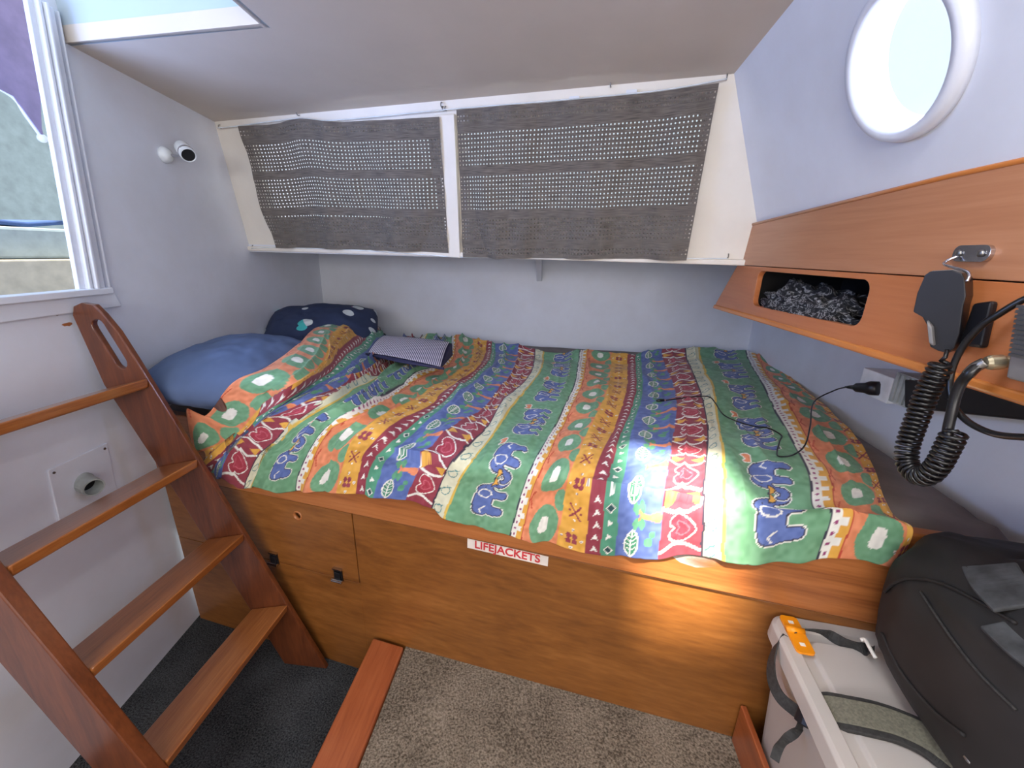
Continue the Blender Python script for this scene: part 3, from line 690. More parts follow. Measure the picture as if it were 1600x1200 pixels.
for z in (.822, .628, .428, .216):
    b = B(); x1 = lx(z)+.004; dn_ = .028; hexa(b, [(x1-.106, LY0, z-.020-dn_), (x1-.004, LY0, z-.022), (x1-.004, LY1-.002, z-.022), (x1-.106, LY1-.002, z-.020-dn_)], [(x1-.106, LY0, z-dn_), (x1, LY0, z), (x1, LY1-.002, z), (x1-.106, LY1-.002, z-dn_)])
    obj('tread', b, MT['ladder_tread'], ladder, bevel=.004, seg=3)

# ------------------------------------------------------------------ pipe on left bulkhead
c = L((130, 756)); pp = thing('pipe_outlet', c, 'short grey plastic pipe stub on a painted plate, behind the ladder on left bulkhead', 'pipe')
q4 = [LFp.inverted()@L(p) for p in ((72, 735), (165, 692), (186, 790), (92, 822))]
b = B(); plate(b, [(v.x, v.y) for v in q4], [], .004, LFp, 0); obj('backing_plate', b, MT['white'], pp, bevel=.0015)
ax = Vector((.90, -.22, -.10)).normalized(); m = axis_mx(c+Vector((0, 0, .004)), ax)
b = B(); lathe(b, [(.0205, -.01), (.0225, .0), (.0205, .008), (.0200, .040), (.0168, .040), (.0168, -.008)], m, 36, True); obj('stub', b, MT['pipe'], pp, smooth=False)
b = B(); lathe(b, [(.0166, .008), (.0166, .010)], m, 24); obj('bore_shade', b, MT['dark'], pp)  # near-black disc that paints the shade down the pipe
for k in range(4):
    v = sum((LFp.inverted()@L(p) for p in ((72, 735), (165, 692), (186, 790), (92, 822))), Vector())/4; w = q4[k].lerp(v, .14)
    b = B(); lathe(b, [(.0028, .004), (.0028, .0052)], LFp@Matrix.Translation((w.x, w.y, 0)), 12); obj('screw', b, MT['steel'], pp)
# chipped paint patches
for px_, py_, sx, sz, colr_ in ((105, 507, .012, .004, 'red'), (89, 491, .006, .003, 'steel'), (100, 484, .008, .002, 'steel')):
    c_ = LFp.inverted()@L((px_, py_)); P_ = [(c_.x+sx*math.cos(a)*random.uniform(.5, 1.1), c_.y+sz*math.sin(a)*random.uniform(.5, 1.2)) for a in np.linspace(0, 6.28, 12)[:-1]]
    b = B(); plate(b, P_, [], .0005, LFp, 0)
    o = obj('paint_chip', b, MT['rail'] if colr_ == 'red' else MT['grey_radio']); struct(o); o.name = 'trim_chip_%s' % ('red' if colr_ == 'red' else 'grey')

# ------------------------------------------------------------------ reading lamp
c = L((256, 242)); lampo = thing('reading_lamp', c, 'small white swivel reading lamp mounted on the left bulkhead', 'lamp')
m = axis_mx(c, LN); b = B(); lathe(b, [(.021, 0), (.021, .004), (.019, .010), (.015, .016), (.010, .020), (.004, .021)], m, 32); obj('wall_base', b, MT['lampw'], lampo, smooth=True)
p1 = c+Vector(LN)*.018; hc_ = onplane((289, 236), LN, LA+LN*.065)
b = B(); tube(b, smooth_path([p1, p1+Vector(LN)*.02+Vector((0, 0, -.002)), hc_-Vector((.0, 0, .008))], 5), .0035, 10); obj('swivel_arm', b, MT['chrome'], lampo, smooth=True)
hd = Vector((.62, -.40, -.42)).normalized(); m = axis_mx(hc_-hd*.030, hd)
b = B(); lathe(b, [(.006, -.002), (.014, 0), (.0175, .005), (.0185, .012), (.0185, .056), (.0165, .058), (.0160, .050)], m, 32); hd_ = obj('lamp_head', b, MT['lampw'], lampo, smooth=True)
b = B(); lathe(b, [(.0188, .036), (.0192, .038), (.0192, .042), (.0188, .044)], m, 32, False); obj('chrome_band', b, MT['chrome'], hd_, smooth=True)
b = B(); lathe(b, [(.0155, .048), (.0155, .0545)], m, 24); obj('lens', b, MT['dark'], hd_)

# ================================================================== CURTAINS
def curtain_mat():
    t = NT('perforated_woven_curtain'); uv = t.n('ShaderNodeTexCoord').outputs['UV']; sp = t.n('ShaderNodeSeparateXYZ'); t.l(uv, sp.inputs[0])
    def M_(op, a, b_=None, c=None):
        n_ = t.n('ShaderNodeMath', operation=op)
        for i, v in enumerate((a, b_, c)):
            if v is None: continue
            if isinstance(v, (int, float)): n_.inputs[i].default_value = v
            else: t.l(v, n_.inputs[i])
        return n_.outputs[0]
    u, v = sp.outputs[0], sp.outputs[1]                # u in columns, v in rows (real units)
    fu = M_('SUBTRACT', M_('FRACT', u), .5); fv = M_('SUBTRACT', M_('FRACT', v), .5)
    r2 = M_('ADD', M_('MULTIPLY', fu, fu), M_('MULTIPLY', fv, fv)); dot = M_('LESS_THAN', r2, .034)
    row = M_('FLOOR', v)
    mask = None
    for a, c in ((1, 3), (5, 13), (15, 24), (26, 32), (34, 36)):
        g_ = M_('MULTIPLY', M_('GREATER_THAN', row, a-.5), M_('LESS_THAN', row, c-.5)); mask = g_ if mask is None else M_('ADD', mask, g_)
    hole_ = M_('MULTIPLY', dot, mask)
    nz = t.n('ShaderNodeTexNoise', i_Scale=1.0, i_Detail=4.0); mp = t.n('ShaderNodeMapping'); mp.inputs['Scale'].default_value = (.25, 5, 1); t.l(uv, mp.inputs[0]); t.l(mp.outputs[0], nz.inputs['Vector'])
    t.l(t.ramp(nz.outputs['Fac'], [(.3, hexc(74, 70, 67)), (.7, hexc(128, 120, 112))]), t.p.inputs['Base Color']); t.p.inputs['Roughness'].default_value = .95
    t.bump(nz.outputs['Fac'], .3, .001)
    tl = t.n('ShaderNodeBsdfTranslucent'); tl.inputs[0].default_value = hexc(112, 88, 80)
    m1 = t.n('ShaderNodeMixShader'); m1.inputs[0].default_value = .03; t.l(t.p.outputs[0], m1.inputs[1]); t.l(tl.outputs[0], m1.inputs[2])
    tp = t.n('ShaderNodeBsdfTransparent'); m2 = t.n('ShaderNodeMixShader'); t.l(hole_, m2.inputs[0]); t.l(m1.outputs[0], m2.inputs[1]); t.l(tp.outputs[0], m2.inputs[2])
    t.l(m2.outputs[0], t.out.inputs[0]); return t.m
MT['curtain'] = curtain_mat()
def Sf(p, off): return SFi@onplane(p, tuple(ez), Vector(TL)+ez*off)
def curtain(top_px, bot_px, cols, rows, label, seed, parent):
    nx, ny = 150, 70; T_ = [Sf(p, .03) for p in top_px]; Bo = [Sf(p, .022) for p in bot_px]
    def lerpl(P, s):
        xs = [q_.x for q_ in P]; X = xs[0]+(xs[-1]-xs[0])*s; 
        Pm = smooth_path([(q_.x, q_.y, 0) for q_ in P], 8); return X, float(np.interp(X, [v.x for v in Pm], [v.y for v in Pm]))
    b = B(); uvl = b.loops.layers.uv.new('UVMap'); G = []
    for j in range(ny+1):
        row = []
        for i in range(nx+1):
            s, t_ = i/nx, j/ny; a = lerpl(T_, s); c = lerpl(Bo, s); x = a[0]*(1-t_)+c[0]*t_; y = a[1]*(1-t_)+c[1]*t_
            z = .024+.010*(.3+t_)*math.sin(s*17+seed+2*fbm((s*3, t_*1.5, seed)))+.010*fbm((s*7+seed, t_*2.5, 1))
            z = max(z, .016)
            row.append((b.verts.new(SF@Vector((x, y, z))), s, t_))
        G.append(row)
    for j in range(ny):
        for i in range(nx):
            f = b.faces.new((G[j][i][0], G[j][i+1][0], G[j+1][i+1][0], G[j+1][i][0])); f.smooth = True
            for lp, (q_) in zip(f.loops, (G[j][i], G[j][i+1], G[j+1][i+1], G[j+1][i])): lp[uvl].uv = (q_[1]*cols, q_[2]*rows)
    o = obj('fabric', b, MT['curtain'], parent); 
    b = B()
    for e_ in (0, 1):
        side = [Vector(G[j][0 if e_ == 0 else nx][0].co) if False else None for j in ()]
    return o
def hookm(bm, p, d=Vector((0, 0, 1)), s=1.0):
    n_ = Vector(ez); tube(bm, smooth_path([p, p+n_*.006*s, p+n_*.010*s+d*.004*s, p+n_*.008*s+d*.009*s, p+n_*.003*s+d*.009*s], 4), .0012*s, 8)
curt = []
for tp, bt, cols, rows, lab, wt_, wbm, sd in (
    (((370, 197), (420, 194), (465, 185), (520, 190), (600, 187), (684, 182)), ((433, 387), (500, 388), (600, 391), (700, 396)), 60, 37, 'brown perforated woven curtain, smaller left one over the cabin side window', ((340, 200), (370, 197), (465, 185), (520, 188), (690, 172)), ((393, 388), (433, 387), (560, 391), (715, 402)), 1),
    (((711, 171), (850, 160), (1000, 146), (1124, 129)), ((722, 403), (850, 404), (980, 405), (1072, 405)), 69, 37, 'brown perforated woven curtain, larger right one over the cabin side window', ((694, 172), (711, 170), (1000, 145), (1136, 123)), ((716, 402), (850, 403), (1070, 404), (1138, 404)), 4)):
    c0_ = onplane(((tp[0][0]+tp[-1][0])/2, 300), tuple(ez), TL); r_ = thing('window_curtain', c0_, lab, 'curtain', 'perforated curtains on the cabin side windows')
    curtain(tp, bt, cols, rows, lab, sd, r_)
    for w_ in (wt_, wbm):
        P_ = smooth_path([SF@Vector((Sf(q_, .014).x, Sf(q_, .014).y, .014)) for q_ in w_], 6); b = B(); tube(b, P_, .0016, 6); obj('curtain_wire', b, MT['lampw'], r_, smooth=True)
        for e_ in (P_[0], P_[-1]): b = B(); hookm(b, e_-Vector(ez)*.014); obj('hook', b, MT['steel'], r_, smooth=True)
for p in ((955, 128), (468, 180), (692, 168)):
    q_ = onplane(p, tuple(ez), TL); q_ = SF@Vector(((SFi@q_).x, min((SFi@q_).y, -.004), 0)); b = B(); hookm(b, q_, s=1.2)
    tag(obj('screw_hook', b, MT['steel'], smooth=True), {955: 'tiny metal screw hook above the right curtain', 468: 'tiny metal screw hook above the left curtain', 692: 'tiny metal screw hook between the two curtains'}[p[0]], 'hook', 'screw hooks above the curtains')
for p, lb in (((898, 154), 'left one of two small white catches above right curtain'), ((987, 144), 'right one of two small white catches above right curtain')):
    q_ = SFi@onplane(p, tuple(ez), TL); q_.y = min(q_.y, -.006); b = B(); plate(b, rrect(q_.x-.012, q_.y-.006, q_.x+.012, q_.y+.004, .002), [], .008, SF)
    tag(obj('window_catch', b, MT['white'], bevel=.001), lb, 'catch', 'white catches above the curtain')

# ------------------------------------------------------------------ knee brackets under the deck
b = B(); kx = -.082; hexa(b, [(kx-.012, 1.80, DK), (kx+.012, 1.80, DK), (kx+.012, 1.985, DK), (kx-.012, 1.985, DK)], [(kx-.010, 1.955, DK-.105), (kx+.014, 1.955, DK-.105), (kx+.014, 1.975, DK-.105), (kx-.010, 1.975, DK-.105)])
struct(obj('trim_5', b, MT['hull'], bevel=.002))

# ================================================================== FORWARD SHELF (orange veneer)
XF = .467
YZ = frame((XF, 0, 0), (0, 1, 0), (0, 0, 1), (1, 0, 0))
b = B(); plate(b, [(1.149, 1.0885), (1.125, 1.183), (.60, 1.2045), (-.6, 1.2195), (-.6, 1.0885)], [], .004, YZ)
hexa_pts = None
up_ = thing('forward_shelf_fascia', (.47, .8, 1.095), 'upper orange cedar-veneer board along the cabin front below the porthole', 'fascia board')
obj('veneer_board', b, MT['fascia_up'], up_, bevel=.001)
b = B(); tube(b, [(XF+.001, 1.124, 1.184), (XF+.001, .60, 1.2055), (XF+.001, -.6, 1.2205)], .0035, 8); obj('top_bead', b, MT['fascia_edge'], up_, smooth=True)
low_ = thing('forward_shelf_box', (.55, .8, .97), 'orange veneer shelf box hanging under the deck, with a rounded slot opening', 'shelf')
op = rrect(.682, .999, 1.045, 1.074, .018, 8)
op = [(y, z+(.008*(1.045-y)/.363 if z < 1.03 else .004)) for y, z in op]
b = B(); plate(b, [(1.17, 1.087), (1.275, .972), (.60, .981), (-.6, .992), (-.6, 1.087)], [op], .012, YZ); obj('face_panel', b, MT['fascia'], low_, bevel=.001)
b = B(); hexa(b, [(XF-.004, 1.282, .962), (XF-.004, .60, .972), (XF-.004, -.6, .982), (XF+.014, -.6, .982), (XF+.014, .60, .972), (XF+.014, 1.282, .962)], [(XF-.004, 1.275, .974), (XF-.004, .60, .983), (XF-.004, -.6, .994), (XF+.014, -.6, .994), (XF+.014, .60, .983), (XF+.014, 1.275, .974)])
obj('bottom_edge', b, MT['fascia_edge'], low_, bevel=.003)
b = B(); hexa(b, [(XF+.014, 1.28, .962), (XF+.014, -.6, .975), (.70, -.6, .975), (.80, 1.28, .962)], [(XF+.014, 1.28, .972), (XF+.014, -.6, .985), (.70, -.6, .985), (.80, 1.28, .972)]); obj('bottom_panel', b, MT['fascia_edge'], low_)
b = B(); hexa(b, [(XF+.002, 1.268, .975), (.80, 1.268, .975), (.80, 1.278, .975), (XF+.002, 1.278, .975)], [(XF+.002, 1.165, 1.086), (.80, 1.165, 1.086), (.80, 1.175, 1.086), (XF+.002, 1.175, 1.086)]); obj('end_panel', b, MT['fascia'], low_)
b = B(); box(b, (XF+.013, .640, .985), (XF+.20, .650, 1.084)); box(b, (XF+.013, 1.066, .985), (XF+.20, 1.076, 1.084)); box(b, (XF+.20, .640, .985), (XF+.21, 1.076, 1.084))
box(b, (XF+.013, .640, 1.080), (XF+.21, 1.076, 1.084)); bmesh.ops.remove_doubles(b, verts=b.verts, dist=.0001); obj('slot_shade_lining', b, MT['dark'], low_)  # near-black sheets painting the shade inside the slot
# camouflage scarf stuffed in the slot
def camo():
    t = NT('black_white_furry_cloth'); v = t.coords((60, 26, 60)); n1 = t.n('ShaderNodeTexNoise', i_Scale=1.0, i_Detail=5.0, i_Distortion=2.5); t.l(v, n1.inputs['Vector'])
    t.l(t.ramp(n1.outputs['Fac'], [(.40, hexc(18, 18, 24)), (.52, hexc(50, 52, 56)), (.57, hexc(160, 160, 162)), (.61, hexc(34, 34, 40))]), t.p.inputs['Base Color']); t.p.inputs['Roughness'].default_value = 1; t.bump(n1.outputs['Fac'], .6, .003); return t.m
MT['camo'] = camo(); MT['side'] = plain('brown_grey_mesh', (72, 66, 62), .85, noise_amt=.2, scale=200)
def blob(c, r, n1=1.0, amp=.2, fr=4, flat=None, seg=48, ax=(1, 1, 1), ex_=1.0, seed=0):
    b = B(); bmesh.ops.create_uvsphere(b, u_segments=seg, v_segments=seg//2, radius=1)
    for v in b.verts:
        d = v.co.normalized(); e_ = Vector([math.copysign(abs(k)**ex_, k) for k in d]); s = 1+amp*fbm((d.x*fr+seed, d.y*fr, d.z*fr), 4)
        v.co = Vector((c[0]+e_.x*r[0]*s, c[1]+e_.y*r[1]*s, c[2]+e_.z*r[2]*s))
    return b
b = blob((XF+.055, .895, 1.010), (.060, .155, .040), amp=.45, fr=2.6, seed=3, seg=64)
for v in b.verts:
    v.co.z = max(v.co.z+.010*fbm((v.co.y*30, v.co.x*30, 2)), .984)
    if v.co.x < XF+.004: v.co.x = XF+.004+.2*(v.co.x-XF-.004)
    v.co.y = min(max(v.co.y, .69), 1.05)
tag(obj('furry_scarf', b, MT['camo'], smooth=True), 'black and white patterned furry cloth stuffed in the shelf slot', 'scarf')

# ------------------------------------------------------------------ socket, plug, cable, black bar
q0 = Xp((1362, 604), .79); sock = thing('power_socket', q0, 'white power socket box on the forward wall under the orange shelf', 'socket')
def wx(y): return .70+(y+1.3)*.175/3.23                # forward bulkhead x at z~.8
P4 = [Xp(p, .745) for p in ((1349, 576), (1384, 583), (1383, 634), (1349, 622))]
ya = max(v.y for v in P4); yb = min(v.y for v in P4); za = min(v.z for v in P4); zb = max(v.z for v in P4)
b = B(); box(b, (.745, yb, za+.01), (wx(yb)+.01, ya, zb-.005)); obj('housing', b, MT['outlet'], sock, bevel=.002)
b = B()
for k in range(4): box(b, (.744, yb-.052+k*.013, za+.022), (.752, yb-.045+k*.013, zb+.008))
box(b, (.748, yb-.056, za+.018), (wx(yb)+.005, yb, zb+.010)); obj('ribbed_side', b, MT['pipe'], sock)
pc = Vector((.745, (ya+yb)/2-.020, (za+zb)/2)); pd = (onplane((1308, 604), (1, 0, 0), (.72, 0, 0))-pc).normalized()
plug = thing('charger_cable', pc, 'black plug in the white socket with thin cable trailing over the duvet', 'cable')
b = B(); lathe(b, [(.010, 0), (.016, .003), (.0165, .022), (.0125, .034), (.011, .055), (.006, .062), (.004, .075), (.0022, .085)], axis_mx(pc, pd), 20); obj('plug', b, MT['black'], plug, smooth=True)
from mathutils.bvhtree import BVHTree
bv = BVHTree.FromPolygons([tuple(v) for v in V[:n0:1]] , [tuple(f) for f in faces[:(nP-1)*(nQ-1)][::1]]) if False else None
def on_duvet(p):
    r_ = ray(p); o_ = np.array([0, 0, H]); dd = top-o_; tt = dd@r_/(r_@r_); d2 = ((dd-tt[:, None]*r_)**2).sum(1); d2[tt < 0] = 9
    return Vector(top[int(np.argmin(d2))])+Vector((0, 0, .0035))
e0 = pc+pd*.08
cab = [e0, e0+pd*.03+Vector((0, 0, -.01)), Xp((1272, 628), .66), Xp((1266, 665), .58), Xp((1258, 695), .52)]+[on_duvet(p) for p in ((1240, 712), (1222, 716), (1213, 712), (1217, 692), (1221, 682), (1200, 671), (1180, 668), (1155, 662), (1130, 650), (1117, 632), (1108, 622), (1090, 621), (1065, 624), (1040, 627))]
b = B(); tube(b, smooth_path(cab, 8), .0016, 8); obj('cord', b, MT['rubber'], plug, smooth=True)
e1 = on_duvet((1038, 627)); e2 = on_duvet((1026, 628)); b = B(); tube(b, [e1, e1.lerp(e2, .6), e2], [.004, .0045, .003], 10); obj('connector', b, MT['black'], plug, smooth=True)
# black bar under the shelf
za_, zb_ = .862, .80
q_ = [Xp(p, .742) for p in ((1412, 637), (1600, 657), (1600, 612), (1412, 592))]
ex0 = lambda a_, c_, k_: a_+(c_-a_)*k_
q_[1] = ex0(q_[0], q_[1], 1.5); q_[2] = ex0(q_[3], q_[2], 1.5)
b = B(); hexa(b, q_, [v+Vector((wx(v.y)-.744, 0, 0)) for v in q_])
tag(obj('black_case', b, MT['black'], bevel=.004), 'long black case fixed under the orange shelf, beside the white socket', 'case')

# ------------------------------------------------------------------ radio handset
def plane_poly(pix, x, th, mat, nm, parent, bev=.003, back=.0):
    c_ = Xp(pix[0], x); 
    # plane facing the cabin diagonally
    nn = Vector((-.80, -.60, 0)); P = [onplane(p, nn, c_) for p in pix]; xa = Vector((-nn.y, nn.x, 0))*-1; m_ = frame(c_, xa, (0, 0, 1), xa.cross(Vector((0, 0, 1))))
    mi = m_.inverted(); b = B(); plate(b, [((mi@p).x, (mi@p).y) for p in P], [], th, m_, -th/2+back); return obj(nm, b, mat, parent, bevel=bev, seg=4), m_
mic = thing('radio_microphone', Xp((1475, 485), .43), 'black hand-held radio microphone with coiled cord, hanging below the chrome clip', 'microphone')
mo = [(1452, 430), (1460, 424), (1495, 422), (1510, 427), (1514, 436), (1516, 462), (1512, 476), (1506, 520), (1498, 542), (1488, 550), (1472, 546), (1460, 540), (1456, 508), (1448, 494), (1434, 486), (1440, 458)]
mbody, mm = plane_poly(mo, .435, .030, MT['black'], 'handset_body', mic, .007)
mb2, _ = plane_poly([(1453, 428), (1462, 423), (1495, 421), (1509, 426), (1505, 432), (1462, 432)], .435, .024, MT['grey_radio'], 'top_grille', mic, .002, 0)
plane_poly([(1452, 499), (1461, 510), (1464, 540), (1456, 536)], .435, .020, MT['grey_radio'], 'talk_button', mic, .002)
def X4(p, x=.432): return Xp(p, x)
coilp = [(1474, 566), (1468, 577), (1461, 590), (1449, 612), (1437, 643), (1426, 672), (1418, 698), (1418, 724), (1432, 742), (1450, 742), (1466, 726), (1478, 704), (1488, 684), (1492, 672)]
CP_ = smooth_path([X4(p) for p in coilp], 40); Lc = sum((a-c).length for a, c in zip(CP_, CP_[1:])); turns = 38; fr4 = frames(CP_); acc = 0; hel = []
N_ = len(CP_)
cum = [0]
for a, c in zip(CP_, CP_[1:]): cum.append(cum[-1]+(c-a).length)
hp_ = []
tot = turns*14
A_ = np.array([tuple(v) for v in CP_]); T1 = np.array([tuple(f[1]) for f in fr4]); T2 = np.array([tuple(f[2]) for f in fr4])
for i in range(tot+1):
    s = cum[-1]*i/tot; P_ = np.array([np.interp(s, cum, A_[:, k]) for k in range(3)]); a1 = np.array([np.interp(s, cum, T1[:, k]) for k in range(3)]); a2 = np.array([np.interp(s, cum, T2[:, k]) for k in range(3)])
    th = 2*math.pi*i/14; rr = .0098*min(1, .35+i/14/1.2, .35+(tot-i)/14/1.2)
    hp_.append(Vector(P_+(a1*math.cos(th)+a2*math.sin(th))*rr))
b = B(); tube(b, smooth_path([X4((1480, 547), .436), X4((1477, 558))], 3)+hp_, .0021, 7); obj('coiled_cord', b, MT['rubber'], mic, smooth=True)
b = B(); tube(b, smooth_path([X4((1481, 690)), X4((1481, 672)), X4((1487, 645)), X4((1493, 620)), X4((1502, 598)), X4((1514, 584)), X4((1526, 573), .436), X4((1538, 566), .44)], 8), .0048, 10); obj('cord_tail', b, MT['rubber'], mic, smooth=True)
b = B(); tube(b, smooth_path([X4((1512, 586)), X4((1524, 574), .436), X4((1540, 566), .44)], 6), .0053, 10); obj('metal_sleeve', b, MT['steel'], mic, smooth=True)
cc_ = X4((1540, 567), .44); ce = X4((1612, 563), .47); dd_ = (ce-cc_).normalized(); b = B()
lathe(b, [(.006, 0), (.0075, .003), (.0075, .012), (.0062, .014), (.0062, .020), (.0085, .022), (.0085, .038), (.007, .040), (.010, .043), (.010, .06)], axis_mx(cc_, dd_), 20); obj('brass_plug', b, plain('nickel_brass', (190, 180, 150), .3, .8), mic, smooth=False)
clip = thing('microphone_clip', Xp((1524, 395), XF), 'small chrome microphone clip screwed on the orange upper board', 'clip')
cy, cz_ = Xp((1524, 396), XF).y, Xp((1524, 396), XF).z
b = B(); plate(b, rrect(cy-.022, cz_-.009, cy+.022, cz_+.009, .008), [], -.005, YZ); obj('clip_plate', b, MT['chrome'], clip, bevel=.0015)
for s in (-.013, .013): b = B(); lathe(b, [(.0038, 0), (.0038, .002), (.002, .003)], axis_mx((XF-.005, cy+s, cz_), (-1, 0, 0)), 12); obj('screw', b, MT['steel'], clip, smooth=True)
b = B(); tube(b, smooth_path([Vector((XF-.006, cy+.013, cz_-.003)), Vector((XF-.018, cy+.013, cz_-.012)), X4((1512, 425), .442), X4((1511, 440), .438)], 6), .0016, 8); obj('hanging_hook', b, MT['chrome'], clip, smooth=True)
# second cable
b = B(); tube(b, smooth_path([X4((1640, 455), .46), X4((1600, 468), .452), X4((1562, 490), .446), X4((1530, 512), .442), X4((1500, 549), .440), X4((1485, 590), .440), X4((1489, 629), .44), X4((1510, 657), .44), X4((1550, 677), .44), X4((1600, 683), .44), X4((1650, 680), .44)], 10), .0033, 10)
tag(obj('black_cable', b, MT['rubber'], smooth=True), 'loose black cable looping in front of the orange shelf behind the coiled cord', 'cable')
# black bracket and grey radio at the picture's right edge
P_ = [(1532, 474), (1562, 470), (1545, 545), (1508, 540)]; YZi = YZ.inverted(); b = B(); plate(b, [((YZi@Xp(p, XF)).x, (YZi@Xp(p, XF)).y) for p in P_], [], -.008, YZ)
tag(obj('microphone_holder', b, MT['black'], bevel=.003), 'flat black holder on the orange shelf face, right of the hanging microphone', 'holder')
r0 = Yp((1585, 478), .415); rad = thing('marine_radio', r0, 'grey ribbed radio unit at the right edge, beside the hanging microphone', 'radio')
P_ = [Yp(p, .43) for p in ((1590, 476), (1577, 556), (1571, 590), (1700, 612), (1700, 470))]
m_ = frame((0, .38, 0), (1, 0, 0), (0, 0, 1), (0, 1, 0)); b = B(); plate(b, [(p.x, p.z) for p in P_], [], .05, m_); obj('casing', b, MT['grey_radio'], rad, bevel=.002)
for k in range(11):
    t_ = k/10; a = P_[0].lerp(P_[1], t_*.93+.03); b = B(); box(b, (a.x-.003, .375, a.z-.0014), (a.x+.09, .428, a.z+.0014)); obj('cooling_rib', b, MT['steel'], rad)

# ================================================================== PILLOWS, POUCH
def pillow(c, sx, sy, h, rz, tilt=(0, 0), seed=0, n=64, sag=.0):
    b = B(); R_ = Matrix.Translation(c)@Matrix.Rotation(rz, 4, 'Z')@Matrix.Rotation(tilt[0], 4, 'X')@Matrix.Rotation(tilt[1], 4, 'Y'); rings = [[], []]
    for sgn in (1, -1):
        for j in range(n+1):
            row = []
            for i in range(n+1):
                u, v = 2*i/n-1, 2*j/n-1; 
                pr = max(0, (1-abs(u)**2.6))**.55*max(0, (1-abs(v)**2.6))**.55
                pin = 1-.07*(1-abs(v))*abs(u)**3; pin2 = 1-.07*(1-abs(u))*abs(v)**3
                rc = 1-.05*(abs(u)*abs(v))**4
                z = sgn*h/2*pr*(1 if sgn > 0 else .72)+ .010*fbm((u*2+seed, v*2, sgn), 3)*pr+.012*pr*math.sin(u*5+v*3+seed)*.25
                wr = .004*fbm((u*6+seed, v*6, 3), 3)*(1-pr)
                row.append(R_@Vector((u*sx/2*pin2*rc, v*sy/2*pin*rc, z+wr)))
            rings[0 if sgn > 0 else 1].append(row)
    vt = [[b.verts.new(p) for p in row] for row in rings[0]]; vb = [[(vt[j][i] if i in (0, n) or j in (0, n) else b.verts.new(rings[1][j][i])) for i in range(n+1)] for j in range(n+1)]
    for j in range(n):
        for i in range(n):
            b.faces.new((vt[j][i], vt[j][i+1], vt[j+1][i+1], vt[j+1][i])); b.faces.new((vb[j][i], vb[j+1][i], vb[j+1][i+1], vb[j][i+1]))
    return b
tag(obj('blue_pillow', pillow(Vector((-.865, 1.025, .772)), .345, .42, .17, math.radians(10), (math.radians(3), math.radians(3)), 1), MT['blue_pillow'], smooth=True), 'plump plain blue pillow at the head of berth beside the ladder', 'pillow')
def spotty():
    t = NT('navy_spotted_cotton'); v = t.coords((12.5, 12.5, 12.5)); vo = t.n('ShaderNodeTexVoronoi', i_Scale=1.0); vo.feature = 'F1'; t.l(v, vo.inputs['Vector'])
    lt = t.n('ShaderNodeMath', operation='LESS_THAN'); lt.inputs[1].default_value = .34; t.l(vo.outputs['Distance'], lt.inputs[0])
    sb = t.n('ShaderNodeVectorMath', operation='SUBTRACT'); t.l(v, sb.inputs[0]); t.l(vo.outputs['Position'], sb.inputs[1]); dp = t.n('ShaderNodeVectorMath', operation='DOT_PRODUCT'); dp.inputs[1].default_value = (.6, .2, .75); t.l(sb.outputs[0], dp.inputs[0])
    gt = t.n('ShaderNodeMath', operation='GREATER_THAN'); gt.inputs[1].default_value = .01; t.l(dp.outputs['Value'], gt.inputs[0])
    sp = t.n('ShaderNodeSeparateColor'); t.l(vo.outputs['Color'], sp.inputs[0]); rc = t.ramp(sp.outputs[0], [(.0, hexc(70, 190, 190)), (.49, hexc(70, 190, 190)), (.5, hexc(160, 110, 170)), (1, hexc(190, 130, 150))])
    m1 = t.n('ShaderNodeMix', data_type='RGBA'); t.l(gt.outputs[0], m1.inputs[0]); t.l(rc, m1.inputs[6]); m1.inputs[7].default_value = hexc(215, 222, 225)
    m2 = t.n('ShaderNodeMix', data_type='RGBA'); t.l(lt.outputs[0], m2.inputs[0]); m2.inputs[6].default_value = hexc(44, 56, 88); t.l(m1.outputs[2], m2.inputs[7])
    t.l(m2.outputs[2], t.p.inputs['Base Color']); t.p.inputs['Roughness'].default_value = .85; return t.m
MT['spots'] = spotty()
tag(obj('spotted_pillow', pillow(Vector((-.925, 1.545, .782)), .42, .34, .16, math.radians(20), (math.radians(24), 0), 5), MT['spots'], smooth=True), 'navy pillow with teal and purple two-tone spots at the back corner of berth', 'pillow')
def stripes():
    t = NT('striped_pouch_fabric'); tc = t.n('ShaderNodeTexCoord'); sp = t.n('ShaderNodeSeparateXYZ'); t.l(tc.outputs['UV'], sp.inputs[0])
    m1 = t.n('ShaderNodeMath', operation='MULTIPLY'); m1.inputs[1].default_value = 42; t.l(sp.outputs[0], m1.inputs[0]); f_ = t.n('ShaderNodeMath', operation='FRACT'); t.l(m1.outputs[0], f_.inputs[0])
    t.l(t.ramp(f_.outputs[0], [(.0, hexc(60, 54, 84)), (.45, hexc(60, 54, 84)), (.55, hexc(214, 208, 220)), (.95, hexc(214, 208, 220))]), t.p.inputs['Base Color']); t.p.inputs['Roughness'].default_value = .6; return t.m
MT['stripe'] = stripes(); MT['navy'] = plain('navy_lining', (44, 42, 74), .8)
pz = max(on_duvet((575, 549)).z, on_duvet((690, 572)).z)+.004
A0, A1_, A2, A3 = Zp((575, 550), pz), Zp((688, 572), pz), Zp((702, 534), pz+.030), Zp((600, 524), pz+.030)
pouch = thing('striped_pouch', (A0+A1_+A2+A3)/4, 'small pouch with fine purple and white stripes lying on the duvet', 'pouch')
b = B(); uvl = b.loops.layers.uv.new('UVMap'); n = 24; G = []
for j in range(n+1):
    t_ = j/n; row = []
    for i in range(n+1):
        s = i/n; p = A0.lerp(A1_, s).lerp(A3.lerp(A2, s), t_); row.append((b.verts.new(p+Vector((0, 0, .008*math.sin(math.pi*t_)+.003*math.sin(math.pi*s)))), s, t_))
    G.append(row)
